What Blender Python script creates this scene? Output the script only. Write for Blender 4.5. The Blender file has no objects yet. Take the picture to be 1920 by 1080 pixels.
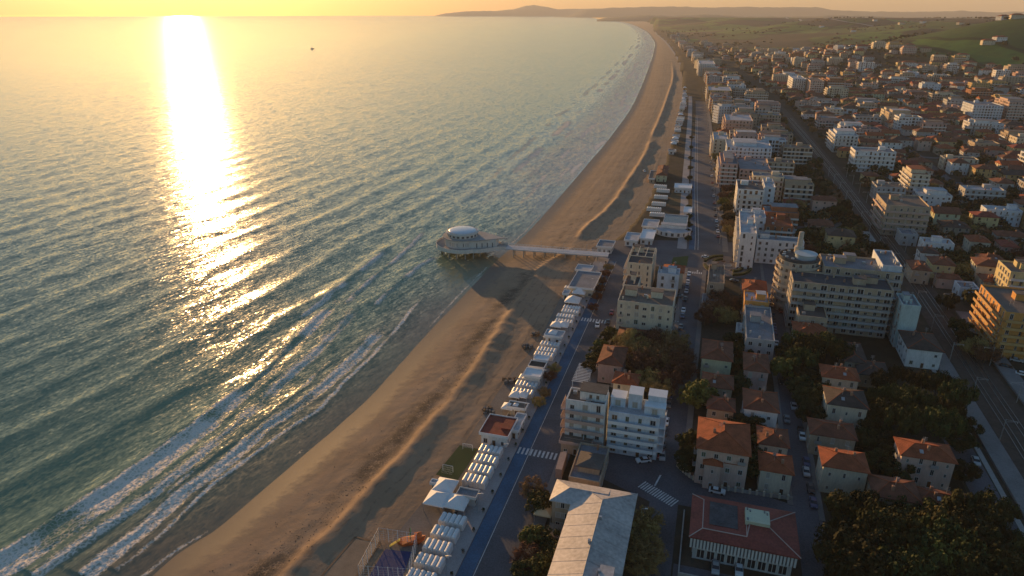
import bpy, math, random
import numpy as np
from mathutils import Vector, Matrix
R = math.radians
random.seed(7); np.random.seed(7)
sc = bpy.context.scene
COL = sc.collection

# ------------------------------------------------------------------ camera, sky, sun, exposure
F = 1280.0; PITCH = math.atan(520 / 1280); CAMH = 120.0
SUN_AZ, SUN_EL = R(-24.2), R(5.5)          # azimuth from +Y, to the left of the view; low over the sea
cam_d = bpy.data.cameras.new('camera'); cam = bpy.data.objects.new('camera', cam_d); COL.objects.link(cam)
cam.location = (0, 0, CAMH); cam.rotation_euler = (math.pi / 2 - PITCH, 0, 0)
cam_d.sensor_width = 36.0; cam_d.lens = 36.0 * F / 1920; cam_d.clip_start = 1.0; cam_d.clip_end = 60000
sc.camera = cam

world = bpy.data.worlds.new('World'); sc.world = world; world.use_nodes = True
wn = world.node_tree.nodes; wl = world.node_tree.links
bg = wn['Background']
sky = wn.new('ShaderNodeTexSky'); sky.sky_type = 'NISHITA'; sky.sun_disc = False
sky.sun_elevation = SUN_EL; sky.sun_rotation = SUN_AZ
sky.altitude = 50; sky.air_density = 1.3; sky.dust_density = 0.7; sky.ozone_density = 3.4
wl.new(sky.outputs['Color'], bg.inputs['Color']); bg.inputs['Strength'].default_value = 0.14

sun_d = bpy.data.lights.new('sun', 'SUN'); sun = bpy.data.objects.new('sun', sun_d); COL.objects.link(sun)
sun_d.energy = 4.6; sun_d.angle = R(0.55); sun_d.color = (1.0, 0.55, 0.20)
sdir = Vector((math.sin(SUN_AZ) * math.cos(SUN_EL), math.cos(SUN_AZ) * math.cos(SUN_EL), math.sin(SUN_EL)))
sun.rotation_euler = sdir.to_track_quat('Z', 'Y').to_euler(); sun.location = (-200, 100, 300)

sc.view_settings.view_transform = 'Standard'; sc.view_settings.look = 'None'
sc.view_settings.exposure = 0.62; sc.view_settings.gamma = 1.0; sc.view_settings.use_curve_mapping = False
sc.render.engine = 'CYCLES'
sc.cycles.use_denoising = True
sc.cycles.max_bounces = 5; sc.cycles.diffuse_bounces = 3; sc.cycles.glossy_bounces = 2
sc.cycles.transmission_bounces = 2; sc.cycles.transparent_max_bounces = 6; sc.cycles.volume_bounces = 1
sc.cycles.sample_clamp_indirect = 4.0; sc.cycles.caustics_reflective = False; sc.cycles.caustics_refractive = False

# ------------------------------------------------------------------ pixel <-> world
CP, SP = math.cos(PITCH), math.sin(PITCH)
Z0 = 1.5                                     # level of the built-up land above the sea
def G(px, py, z=Z0):
    u = (px - 960) / F; v = (540 - py) / F
    dx, dy, dz = u, CP + v * SP, -SP + v * CP
    t = (z - CAMH) / dz
    return (dx * t, dy * t)
def GV(px, py, z=Z0):
    a = G(px, py, z); return Vector((a[0], a[1], z))
def proj(x, y, z):
    zc = y * CP - (z - CAMH) * SP; up = y * SP + (z - CAMH) * CP
    return (960 + F * x / zc, 540 - F * up / zc)

# ------------------------------------------------------------------ helpers
def tag(o, label=None, cat=None, group=None, kind=None):
    if label: o['label'] = label
    if cat: o['category'] = cat
    if group: o['group'] = group
    if kind: o['kind'] = kind
    return o
def empty(name, loc, rz=0.0):
    o = bpy.data.objects.new(name, None); COL.objects.link(o)
    o.location = loc; o.rotation_euler = (0, 0, rz); o.empty_display_size = 1
    return o
def link(name, me, parent=None, loc=None, rz=None, scale=None, mat=None):
    o = bpy.data.objects.new(name, me); COL.objects.link(o)
    if parent: o.parent = parent
    if loc is not None: o.location = loc
    if rz is not None: o.rotation_euler = (0, 0, rz)
    if scale is not None: o.scale = scale
    if mat is not None:
        o.material_slots[0].link = 'OBJECT'; o.material_slots[0].material = mat
    return o
def mesh(name, v, f, mats, fm=None, smooth=False):
    me = bpy.data.meshes.new(name); me.from_pydata(v, [], f)
    for m in (mats if isinstance(mats, (list, tuple)) else [mats]): me.materials.append(m)
    if fm: me.polygons.foreach_set('material_index', fm)
    if smooth: me.polygons.foreach_set('use_smooth', [True] * len(me.polygons))
    me.update(); return me
class MB:
    """collects shapes for one mesh"""
    def __init__(s): s.v = []; s.f = []; s.m = []
    def add(s, v, f, m=0):
        o = len(s.v); s.v += [tuple(p) for p in v]; s.f += [tuple(i + o for i in q) for q in f]; s.m += [m] * len(f)
    def box(s, x0, y0, z0, x1, y1, z1, m=0, rz=0, c=(0, 0)):
        v = [(x0, y0, z0), (x1, y0, z0), (x1, y1, z0), (x0, y1, z0), (x0, y0, z1), (x1, y0, z1), (x1, y1, z1), (x0, y1, z1)]
        if rz:
            ca, sa = math.cos(rz), math.sin(rz)
            v = [(c[0] + (x - c[0]) * ca - (y - c[1]) * sa, c[1] + (x - c[0]) * sa + (y - c[1]) * ca, z) for x, y, z in v]
        s.add(v, [(0, 3, 2, 1), (4, 5, 6, 7), (0, 1, 5, 4), (1, 2, 6, 5), (2, 3, 7, 6), (3, 0, 4, 7)], m)
    def prism(s, pts, z0, z1, m=0, mtop=None):
        n = len(pts)
        s.add([(x, y, z0) for x, y in pts] + [(x, y, z1) for x, y in pts], [(i, (i + 1) % n, n + (i + 1) % n, n + i) for i in range(n)], m)
        s.add([(x, y, z1) for x, y in pts], [tuple(range(n))], m if mtop is None else mtop)
    def tube(s, a, b, r0, r1=None, n=6, m=0, cap=True):
        r1 = r0 if r1 is None else r1
        a, b = Vector(a), Vector(b); d = (b - a).normalized()
        x = d.orthogonal().normalized(); y = d.cross(x)
        v = []
        for c, r in ((a, r0), (b, r1)):
            v += [c + x * r * math.cos(2 * math.pi * i / n) + y * r * math.sin(2 * math.pi * i / n) for i in range(n)]
        f = [(i, (i + 1) % n, n + (i + 1) % n, n + i) for i in range(n)]
        if cap: f += [tuple(range(n - 1, -1, -1)), tuple(range(n, 2 * n))]
        s.add(v, f, m)
    def lathe(s, prof, n=32, c=(0, 0), m=0, a0=0, a1=2 * math.pi):
        full = abs(a1 - a0 - 2 * math.pi) < 1e-6; k = n if full else n + 1
        v = [(c[0] + r * math.cos(a0 + (a1 - a0) * i / n), c[1] + r * math.sin(a0 + (a1 - a0) * i / n), z) for r, z in prof for i in range(k)]
        f = [(j * k + i, j * k + (i + 1) % k, (j + 1) * k + (i + 1) % k, (j + 1) * k + i) for j in range(len(prof) - 1) for i in range(k if full else k - 1)]
        s.add(v, f, m)
    def build(s, name, mats, parent=None, smooth=False, **kw):
        return link(name, mesh(name, s.v, s.f, mats, s.m, smooth), parent, **kw)
def grid_mesh(name, P3, mat, attrs=None, smooth=True, keep=None):
    """P3: (rows, cols, 3) array -> mesh object data"""
    nr, nc, _ = P3.shape
    idx = np.arange(nr * nc).reshape(nr, nc)
    q = np.stack([idx[:-1, :-1], idx[:-1, 1:], idx[1:, 1:], idx[1:, :-1]], -1).reshape(-1, 4)
    if keep is not None: q = q[keep[:-1, :-1].reshape(-1)]
    me = bpy.data.meshes.new(name)
    me.vertices.add(nr * nc); me.vertices.foreach_set('co', P3.reshape(-1).astype(np.float32))
    me.loops.add(q.size); me.loops.foreach_set('vertex_index', q.reshape(-1).astype(np.int32))
    me.polygons.add(len(q)); me.polygons.foreach_set('loop_start', (np.arange(len(q)) * 4).astype(np.int32))
    me.polygons.foreach_set('use_smooth', np.full(len(q), smooth))
    me.update(calc_edges=True)
    for k, a in (attrs or {}).items():
        at = me.attributes.new(k, 'FLOAT', 'POINT'); at.data.foreach_set('value', a.reshape(-1).astype(np.float32))
    me.materials.append(mat)
    return me

# value noise on numpy arrays
_tab = np.random.rand(256, 256)
def vnoise(x, y):
    xi = np.floor(x).astype(int); yi = np.floor(y).astype(int); fx = x - xi; fy = y - yi
    fx = fx * fx * (3 - 2 * fx); fy = fy * fy * (3 - 2 * fy)
    a = _tab[xi % 256, yi % 256]; b = _tab[(xi + 1) % 256, yi % 256]; c = _tab[xi % 256, (yi + 1) % 256]; d = _tab[(xi + 1) % 256, (yi + 1) % 256]
    return (a * (1 - fx) + b * fx) * (1 - fy) + (c * (1 - fx) + d * fx) * fy
def fbm(x, y, o=4):
    s = 0; a = 0.5
    for i in range(o): s = s + a * vnoise(x * 2 ** i + 17 * i, y * 2 ** i + 31 * i); a *= 0.5
    return s
def sstep(a, b, x):
    t = np.clip((x - a) / (b - a), 0, 1); return t * t * (3 - 2 * t)
def polydist(X, Y, P):
    """signed distance (positive to the left of travel), arc length of the foot point"""
    P = np.asarray(P, float); best = np.full(X.shape, 1e18); sg = np.zeros(X.shape); S = np.zeros(X.shape); acc = 0
    for i in range(len(P) - 1):
        a, b = P[i], P[i + 1]; d = b - a; L = np.hypot(*d)
        t = ((X - a[0]) * d[0] + (Y - a[1]) * d[1]) / L ** 2
        tc = np.clip(t, 0, 1)
        ex, ey = X - a[0] - tc * d[0], Y - a[1] - tc * d[1]
        q = ex * ex + ey * ey; m = q < best
        best = np.where(m, q, best); sg = np.where(m, np.sign(d[0] * (Y - a[1]) - d[1] * (X - a[0])), sg); S = np.where(m, acc + tc * L, S); acc += L
    return np.sqrt(best) * sg, S
def smooth_poly(P, n=6):
    """Catmull-Rom through points"""
    P = np.asarray(P, float); out = []
    for i in range(len(P) - 1):
        p0 = P[max(i - 1, 0)]; p1 = P[i]; p2 = P[i + 1]; p3 = P[min(i + 2, len(P) - 1)]
        for k in range(n):
            t = k / n
            out.append(0.5 * ((2 * p1) + (-p0 + p2) * t + (2 * p0 - 5 * p1 + 4 * p2 - p3) * t * t + (-p0 + 3 * p1 - 3 * p2 + p3) * t ** 3))
    out.append(P[-1]); return np.array(out)

# ------------------------------------------------------------------ materials
MATS = {}
def nodes(name):
    m = bpy.data.materials.new(name); m.use_nodes = True
    return m, m.node_tree.nodes, m.node_tree.links, m.node_tree.nodes['Principled BSDF']
def mat(name, col, rough=0.8, var=0.18, scale=0.6, fine=6.0, bump=0.0, bscale=8.0, metal=0.0, spec=0.3, streak=False):
    if name in MATS: return MATS[name]
    m, n, l, b = nodes(name)
    tc = n.new('ShaderNodeNewGeometry')
    mp = n.new('ShaderNodeMapping'); l.new(tc.outputs['Position'], mp.inputs['Vector'])
    if streak: mp.inputs['Scale'].default_value = (1, 1, 0.25)
    n1 = n.new('ShaderNodeTexNoise'); n1.inputs['Scale'].default_value = scale; n1.inputs['Detail'].default_value = 5
    n2 = n.new('ShaderNodeTexNoise'); n2.inputs['Scale'].default_value = fine; n2.inputs['Detail'].default_value = 3
    l.new(mp.outputs[0], n1.inputs['Vector']); l.new(mp.outputs[0], n2.inputs['Vector'])
    ad = n.new('ShaderNodeMath'); ad.operation = 'ADD'; l.new(n1.outputs['Fac'], ad.inputs[0]); l.new(n2.outputs['Fac'], ad.inputs[1])
    mr = n.new('ShaderNodeMapRange'); mr.inputs['From Min'].default_value = 0.6; mr.inputs['From Max'].default_value = 1.4
    mr.inputs['To Min'].default_value = 1 - var * 1.6; mr.inputs['To Max'].default_value = 1 + var; l.new(ad.outputs[0], mr.inputs['Value'])
    mx = n.new('ShaderNodeMix'); mx.data_type = 'RGBA'; mx.blend_type = 'MULTIPLY'; mx.inputs['Factor'].default_value = 1
    mx.inputs[6].default_value = (*col, 1); l.new(mr.outputs[0], mx.inputs[7])
    l.new(mx.outputs[2], b.inputs['Base Color'])
    b.inputs['Roughness'].default_value = rough; b.inputs['Metallic'].default_value = metal; b.inputs['Specular IOR Level'].default_value = spec
    if bump:
        bn = n.new('ShaderNodeTexNoise'); bn.inputs['Scale'].default_value = bscale; bn.inputs['Detail'].default_value = 4
        l.new(tc.outputs['Position'], bn.inputs['Vector'])
        bp = n.new('ShaderNodeBump'); bp.inputs['Strength'].default_value = bump; bp.inputs['Distance'].default_value = 0.3
        l.new(bn.outputs['Fac'], bp.inputs['Height']); l.new(bp.outputs[0], b.inputs['Normal'])
    MATS[name] = m; return m
def mixrgb(n, l, fac, a, b, blend='MIX'):
    mx = n.new('ShaderNodeMix'); mx.data_type = 'RGBA'; mx.blend_type = blend
    for s, v in ((0, fac), (6, a), (7, b)):
        if hasattr(v, 'is_output'): l.new(v, mx.inputs[s])
        else: mx.inputs[s].default_value = v if s == 0 else (*v, 1)
    return mx.outputs[2]
def attr(n, name):
    a = n.new('ShaderNodeAttribute'); a.attribute_name = name; return a.outputs['Fac']
def ramp(n, l, val, a, b, c=0.0, d=1.0):
    m = n.new('ShaderNodeMapRange'); m.interpolation_type = 'SMOOTHSTEP'
    m.inputs['From Min'].default_value = a; m.inputs['From Max'].default_value = b; m.inputs['To Min'].default_value = c; m.inputs['To Max'].default_value = d
    l.new(val, m.inputs['Value']); return m.outputs[0]
def noise(n, l, vec, scale, detail=4, rough=0.5, mapping=None, rot=0.0, out='Fac'):
    t = n.new('ShaderNodeTexNoise'); t.inputs['Scale'].default_value = scale; t.inputs['Detail'].default_value = detail; t.inputs['Roughness'].default_value = rough
    if mapping:
        mp = n.new('ShaderNodeMapping'); mp.inputs['Scale'].default_value = mapping; mp.inputs['Rotation'].default_value = (0, 0, rot)
        mp.vector_type = 'TEXTURE'; l.new(vec, mp.inputs['Vector']); vec = mp.outputs[0]
    l.new(vec, t.inputs['Vector']); return t.outputs[out]
def math2(n, l, op, a, b):
    m = n.new('ShaderNodeMath'); m.operation = op
    for i, v in enumerate((a, b)):
        if hasattr(v, 'is_output'): l.new(v, m.inputs[i])
        else: m.inputs[i].default_value = v
    return m.outputs[0]
# ------------------------------------------------------------------ the coast line
def pts(l, z=0.0): return [G(a, b, z) for a, b in l]
WATER = smooth_poly([(-190, -230), (-130, -40), (-101, 60)] + pts([(285, 1080), (415, 985), (555, 865), (688, 750), (788, 640), (868, 556), (928, 492), (985, 440), (1040, 380), (1100, 310), (1150, 250), (1190, 190), (1215, 130), (1226, 95), (1225, 75), (1205, 55), (1170, 42), (1120, 36)]) + [(1700, 15500), (3600, 21000)], 6)
INNER = smooth_poly([(-130, -240), (-70, -50), (-46, 60)] + pts([(690, 1080), (805, 925), (872, 830), (950, 712), (1005, 645), (1045, 570), (1075, 510), (1100, 470), (1150, 440), (1190, 395), (1215, 350), (1238, 300), (1258, 235), (1275, 160), (1266, 110), (1249, 80), (1228, 60)], 1.5) + [(1500, 8000), (1700, 11000), (2100, 15300), (4000, 20800)], 6)
RIDGE = smooth_poly([(-140, -60), (-80, 40), (-62, 75)] + pts([(540, 1080), (620, 1000), (700, 915), (770, 840), (830, 770), (880, 705), (915, 655), (955, 590), (990, 545), (1020, 500), (1075, 462), (1100, 428), (1150, 382), (1190, 322), (1212, 285), (1225, 250), (1240, 215), (1252, 180), (1262, 145), (1260, 115)], 1.5), 6)

# ------------------------------------------------------------------ sea: one wavy sheet, finer near the viewer
def sea_material():
    m, n, l, b = nodes('sea_water')
    pos = n.new('ShaderNodeNewGeometry'); P = pos.outputs['Position']
    d = attr(n, 'shore'); fo = attr(n, 'foam')
    # small wind ripples as a tilt of the surface normal (several sizes, stretched along the crests)
    vec = None
    for sc_, amp, mp in ((0.07, 0.045, (1, 3.2, 1)), (0.22, 0.13, (1, 3.0, 1)), (0.7, 0.30, (1, 4.0, 1)), (2.2, 0.46, (1, 2.8, 1))):
        c = noise(n, l, P, sc_, 2, 0.5, mp, R(-28), 'Color')
        s = n.new('ShaderNodeVectorMath'); s.operation = 'SUBTRACT'; l.new(c, s.inputs[0]); s.inputs[1].default_value = (0.5, 0.5, 0.5)
        k = n.new('ShaderNodeVectorMath'); k.operation = 'MULTIPLY'; l.new(s.outputs[0], k.inputs[0]); k.inputs[1].default_value = (amp * 0.72, amp * 1.1, 0)
        if vec is None: vec = k.outputs[0]
        else:
            a = n.new('ShaderNodeVectorMath'); a.operation = 'ADD'; l.new(vec, a.inputs[0]); l.new(k.outputs[0], a.inputs[1]); vec = a.outputs[0]
    calm = ramp(n, l, d, -3, 18, 0.25, 1.0)
    calm = math2(n, l, 'MULTIPLY', calm, ramp(n, l, d, 250, 1600, 1.0, 0.5))
    sclv = n.new('ShaderNodeVectorMath'); sclv.operation = 'SCALE'; l.new(vec, sclv.inputs[0]); l.new(calm, sclv.inputs['Scale'])
    a = n.new('ShaderNodeVectorMath'); a.operation = 'ADD'; l.new(sclv.outputs[0], a.inputs[0]); l.new(pos.outputs['Normal'], a.inputs[1])
    nn = n.new('ShaderNodeVectorMath'); nn.operation = 'NORMALIZE'; l.new(a.outputs[0], nn.inputs[0])
    # body colour: clear green off shore, painted paler far out as reflection, sandy where the bottom is stirred up
    c0 = mixrgb(n, l, ramp(n, l, d, 2, 38), (0.19, 0.165, 0.115), (0.165, 0.245, 0.160))
    c0 = mixrgb(n, l, ramp(n, l, d, 150, 900), c0, (0.235, 0.265, 0.175))  # far water lightened: sky reflection put into the base colour
    c0 = mixrgb(n, l, attr(n, 'milky'), c0, (0.42, 0.39, 0.34))
    big = noise(n, l, P, 0.012, 4)
    c0 = mixrgb(n, l, ramp(n, l, big, 0.35, 0.7, 0, 0.45), c0, (0.200, 0.275, 0.165))
    # foam: lace from two noises, cut by the foam amount carried by the waves
    w = noise(n, l, P, 0.30, 7, 0.68, (1, 2.2, 1), R(-20)); w2 = noise(n, l, P, 1.8, 5, 0.65)
    v = n.new('ShaderNodeTexVoronoi'); v.feature = 'DISTANCE_TO_EDGE'; v.inputs['Scale'].default_value = 0.9
    wv = n.new('ShaderNodeVectorMath'); wv.operation = 'MULTIPLY_ADD'; l.new(noise(n, l, P, 0.8, 3, 0.5, None, 0, 'Color'), wv.inputs[0]); wv.inputs[1].default_value = (1.6, 1.6, 0); l.new(P, wv.inputs[2]); l.new(wv.outputs[0], v.inputs['Vector'])
    lace = ramp(n, l, v.outputs['Distance'], 0.0, 0.25, 0.16, -0.10)
    s1 = math2(n, l, 'ADD', math2(n, l, 'MULTIPLY', w, 0.9), math2(n, l, 'MULTIPLY', w2, 0.35))
    s1 = math2(n, l, 'ADD', s1, lace)
    th = math2(n, l, 'ADD', s1, fo)
    fmask = ramp(n, l, th, 0.92, 1.45)
    fmask = math2(n, l, 'MULTIPLY', fmask, ramp(n, l, fo, 0.02, 0.2))
    col = mixrgb(n, l, fmask, c0, (0.80, 0.73, 0.64))
    l.new(col, b.inputs['Base Color'])
    l.new(ramp(n, l, fmask, 0, 0.5, 0.15, 1.0), b.inputs['Roughness'])
    b.inputs['IOR'].default_value = 1.33; l.new(ramp(n, l, fmask, 0, 0.6, 0.32, 0.05), b.inputs['Specular IOR Level'])
    # foam is rough: its bubbles and crests catch the low sun
    fn = n.new('ShaderNodeVectorMath'); fn.operation = 'SUBTRACT'; l.new(noise(n, l, P, 1.3, 5, 0.7, None, 0, 'Color'), fn.inputs[0]); fn.inputs[1].default_value = (0.5, 0.5, 0.5)
    fs = n.new('ShaderNodeVectorMath'); fs.operation = 'SCALE'; l.new(fn.outputs[0], fs.inputs[0]); l.new(math2(n, l, 'MULTIPLY', fmask, 2.0), fs.inputs['Scale'])
    fa = n.new('ShaderNodeVectorMath'); fa.operation = 'ADD'; l.new(fs.outputs[0], fa.inputs[0]); l.new(nn.outputs[0], fa.inputs[1])
    fz = n.new('ShaderNodeVectorMath'); fz.operation = 'NORMALIZE'; l.new(fa.outputs[0], fz.inputs[0])
    l.new(fz.outputs[0], b.inputs['Normal'])
    return m

def build_sea():
    az = np.radians(np.concatenate([np.linspace(-72, -46, 60, endpoint=False), np.linspace(-46, 12, 620, endpoint=False), np.linspace(12, 30, 90)]))
    dep = np.radians(np.concatenate([np.linspace(62, 47, 30, endpoint=False), np.linspace(47, 3, 430, endpoint=False), np.geomspace(3, 0.357, 60)]))
    r = CAMH / np.tan(dep)
    A, Rr = np.meshgrid(az, r)
    X = Rr * np.sin(A); Y = Rr * np.cos(A)
    d, s = polydist(X, Y, WATER)                       # positive on the sea side
    sp = np.gradient(r)[:, None] * np.ones_like(A)     # row spacing: how short a wave the grid can carry
    warp = 9 * (fbm(X / 60, Y / 60, 3) - 0.45)
    Z = np.zeros_like(X)
    # swell running in parallel to the beach
    ph = 2 * np.pi * (d + warp * 1.2 + 0.012 * s) / 23.0
    amp = 0.48 * sstep(22, 60, d) * (0.30 + 0.70 * np.exp(-d / 300)) * (0.35 + 1.3 * fbm(s / 70 + 3, d / 60, 2))
    lim = np.clip(23.0 / (4 * sp), 0, 1)
    Z += amp * lim * (np.exp(1.2 * (np.cos(ph) - 1)) * 1.5 - 0.6)
    # wind waves
    rs = np.random.RandomState(3)
    for k in range(34):
        L = 2.6 * 1.075 ** k * (0.9 + 0.2 * rs.rand()); th = R(-60) + rs.normal() * 0.20
        kx, ky = np.sin(th) * 2 * np.pi / L, np.cos(th) * 2 * np.pi / L
        at = np.clip(L / (3.0 * sp) - 0.35, 0, 1)
        Z += at * 0.0020 * L * (0.4 if L > 8 else (0.55 if L > 4 else 1)) * np.sin(kx * X + ky * Y + rs.rand() * 6.28 + 0.9 * np.sin(X / (L * 5) + Y / (L * 7) + k)) * sstep(-2, 25, d)
    # breakers near the viewer
    foam = np.zeros_like(X)
    def breaker(pix, h, wfoam0, wfoam1, back, strength, gap=0.35):
        nonlocal Z, foam
        P = smooth_poly(pts(pix), 5); dd, ss = polydist(X, Y, P); L = np.sum(np.hypot(*np.diff(P, axis=0).T))
        u = ss / L; dd = dd + 2.2 * (fbm(X / 9, Y / 9, 3) - 0.45)
        ends = sstep(0, 0.06, u) * sstep(1.0, 0.88, u) if pix[0][1] < 1040 else sstep(1.0, 0.86, u)
        on = np.where((u > 0.001) & (u < 0.999), 1, 0)
        wv = wfoam0 * (1 - u) + wfoam1 * u
        prof = np.where(dd > 0, np.exp(-(dd / 4.5) ** 2), np.exp(-(dd / 1.3) ** 2))   # steep towards the shore
        Z += h * prof * ends * on
        pat = sstep(gap - 0.12, gap + 0.2, fbm(ss / 16 + 5, dd * 0 + h * 40, 3))
        # crest line and the white water it leaves
        f = np.exp(-((dd - 0.3) / 0.9) ** 2) * 0.85 * (0.3 + 0.7 * pat)
        f = np.maximum(f, sstep(-1.2, 0.5, dd + wv * 1.0) * sstep(back, 0, dd) * strength * (0.35 + 0.65 * pat))
        foam = np.maximum(foam, f * ends * on)
    breaker([(-60, 1075), (60, 1005), (150, 945), (250, 880), (340, 815), (430, 745), (500, 690), (560, 630), (615, 575), (640, 550)], 0.5, 9.5, 3.0, 2.5, 0.70, 0.22)
    breaker([(60, 1080), (200, 985), (330, 890), (400, 830), (470, 770), (530, 715), (600, 650), (655, 590), (665, 565)], 0.28, 2.0, 3.0, 5.0, 0.60, 0.26)
    breaker([(150, 1080), (250, 1000), (330, 930), (420, 865), (480, 810), (560, 755), (640, 690), (700, 630), (735, 595)], 0.28, 3.4, 4.0, 3.0, 0.66, 0.25)
    breaker([(215, 1072), (300, 1005), (420, 895), (520, 822), (600, 765), (660, 705), (720, 645), (765, 590), (805, 545)], 0.12, 0.5, 0.5, 0.6, 0.4, 0.2)
    breaker([(300, 940), (400, 855), (500, 780), (580, 715), (640, 660)], 0.22, 0.5, 0.5, 0.8, 0.35, 0.45)
    breaker([(560, 600), (640, 535), (700, 490), (740, 455)], 0.4, 2.0, 2.0, 1.5, 0.65, 0.35)
    breaker([(640, 575), (700, 520), (760, 470), (800, 430)], 0.35, 1.6, 1.6, 1.2, 0.6, 0.38)
    breaker([(700, 575), (760, 520), (800, 490), (830, 480)], 0.3, 1.6, 1.6, 1.2, 0.65, 0.3)
    # edge of the swash
    e = np.exp(-((d - 0.8 - 2.4 * fbm(s / 14, s * 0, 3)) / 0.7) ** 2) * 0.55 * sstep(0.28, 0.5, fbm(s / 22 + 9, s * 0 + 2, 2))
    foam = np.maximum(foam, e * (Y < 420))
    # broad surf beyond the pier
    far = sstep(360, 560, Y)
    lines = np.zeros_like(d)
    for k, (d0, w_, a_) in enumerate(((5, 4.5, 0.66), (17, 4, 0.48), (30, 4.5, 0.55), (46, 4, 0.42), (62, 6, 0.5), (80, 5, 0.36))):
        wob = 9 * (fbm(s / 75 + 11 * k, s * 0 + k, 3) - 0.45) + 3 * (fbm(X / 14, Y / 14, 2) - 0.4)
        br = sstep(0.30, 0.55, fbm(s / 55 + 7 * k, s * 0 + 3 * k, 2))
        lines = np.maximum(lines, a_ * np.exp(-((d - d0 * (0.7 + 0.3 * sstep(300, 900, Y)) - wob) / (w_ * (0.55 + 0.45 * sstep(400, 900, Y)))) ** 2) * (0.15 + 0.85 * br))
    foam = np.maximum(foam, far * lines * 1.35)
    foam = np.maximum(foam, far * 0.40 * sstep(95, 25, d) * sstep(-1, 2, d))
    Z *= sstep(-1.5, 6, d)
    Z[-1, :] = 0
    keep = d > -45
    me = grid_mesh('sea', np.stack([X, Y, Z], -1), sea_material(), {'shore': d, 'foam': foam, 'milky': far * sstep(130, 15, d) * 0.9}, True, keep)
    tag(link('sea', me), kind='structure')
build_sea()

# ------------------------------------------------------------------ beach: sand sloping to the water, winter dune ridge
def beach_material():
    m, n, l, b = nodes('beach_sand')
    pos = n.new('ShaderNodeNewGeometry'); P = pos.outputs['Position']
    d = attr(n, 'shore'); rd = attr(n, 'ridge'); lit = attr(n, 'litter')
    big = noise(n, l, P, 0.05, 5, 0.6); mid = noise(n, l, P, 0.35, 5, 0.65); fine = noise(n, l, P, 2.5, 5, 0.7)
    c = mixrgb(n, l, ramp(n, l, big, 0.3, 0.7), (0.29, 0.190, 0.115), (0.35, 0.235, 0.150))
    c = mixrgb(n, l, ramp(n, l, mid, 0.45, 0.75, 0, 0.45), c, (0.21, 0.14, 0.088))
    c = mixrgb(n, l, ramp(n, l, fine, 0.55, 0.8, 0, 0.35), c, (0.16, 0.11, 0.07))
    dn = math2(n, l, 'ADD', d, math2(n, l, 'MULTIPLY', math2(n, l, 'SUBTRACT', mid, 0.5), 9.0))
    wet = ramp(n, l, dn, -12, -4)
    c = mixrgb(n, l, math2(n, l, 'MULTIPLY', wet, 0.8), c, (0.115, 0.088, 0.066))
    # strips of stranded weed and shells
    lf = math2(n, l, 'MULTIPLY', lit, ramp(n, l, math2(n, l, 'ADD', math2(n, l, 'MULTIPLY', fine, 0.6), math2(n, l, 'MULTIPLY', mid, 0.4)), 0.40, 0.52))
    c = mixrgb(n, l, lf, c, (0.065, 0.045, 0.032))
    # tracks of the beach tractor and walkers, running with the shore
    sv = n.new('ShaderNodeCombineXYZ'); l.new(math2(n, l, 'ADD', rd, math2(n, l, "MULTIPLY", big, 6.0)), sv.inputs[0])
    wt = n.new('ShaderNodeTexWave'); wt.wave_type = 'BANDS'; wt.bands_direction = 'X'; wt.inputs['Scale'].default_value = 0.085; wt.inputs['Distortion'].default_value = 0.0; l.new(sv.outputs[0], wt.inputs['Vector'])
    trk = math2(n, l, 'MULTIPLY', ramp(n, l, wt.outputs['Fac'], 0.86, 0.97), ramp(n, l, mid, 0.40, 0.58, 0.0, 0.38))
    trk = math2(n, l, 'MULTIPLY', trk, ramp(n, l, d, -26, -18, 1.0, 0.0))
    c = mixrgb(n, l, trk, c, (0.12, 0.080, 0.052))
    l.new(c, b.inputs['Base Color'])
    l.new(ramp(n, l, math2(n, l, 'ADD', dn, 4.0), -8, 0, 0.95, 0.62), b.inputs['Roughness'])
    bp = n.new('ShaderNodeBump'); bp.inputs['Strength'].default_value = 0.4; bp.inputs['Distance'].default_value = 0.35
    hh = math2(n, l, 'ADD', mid, math2(n, l, 'MULTIPLY', fine, 0.5))
    l.new(math2(n, l, 'MULTIPLY', hh, ramp(n, l, dn, -14, -4, 1.0, 0.1)), bp.inputs['Height']); l.new(bp.outputs[0], b.inputs['Normal'])
    return m
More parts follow.
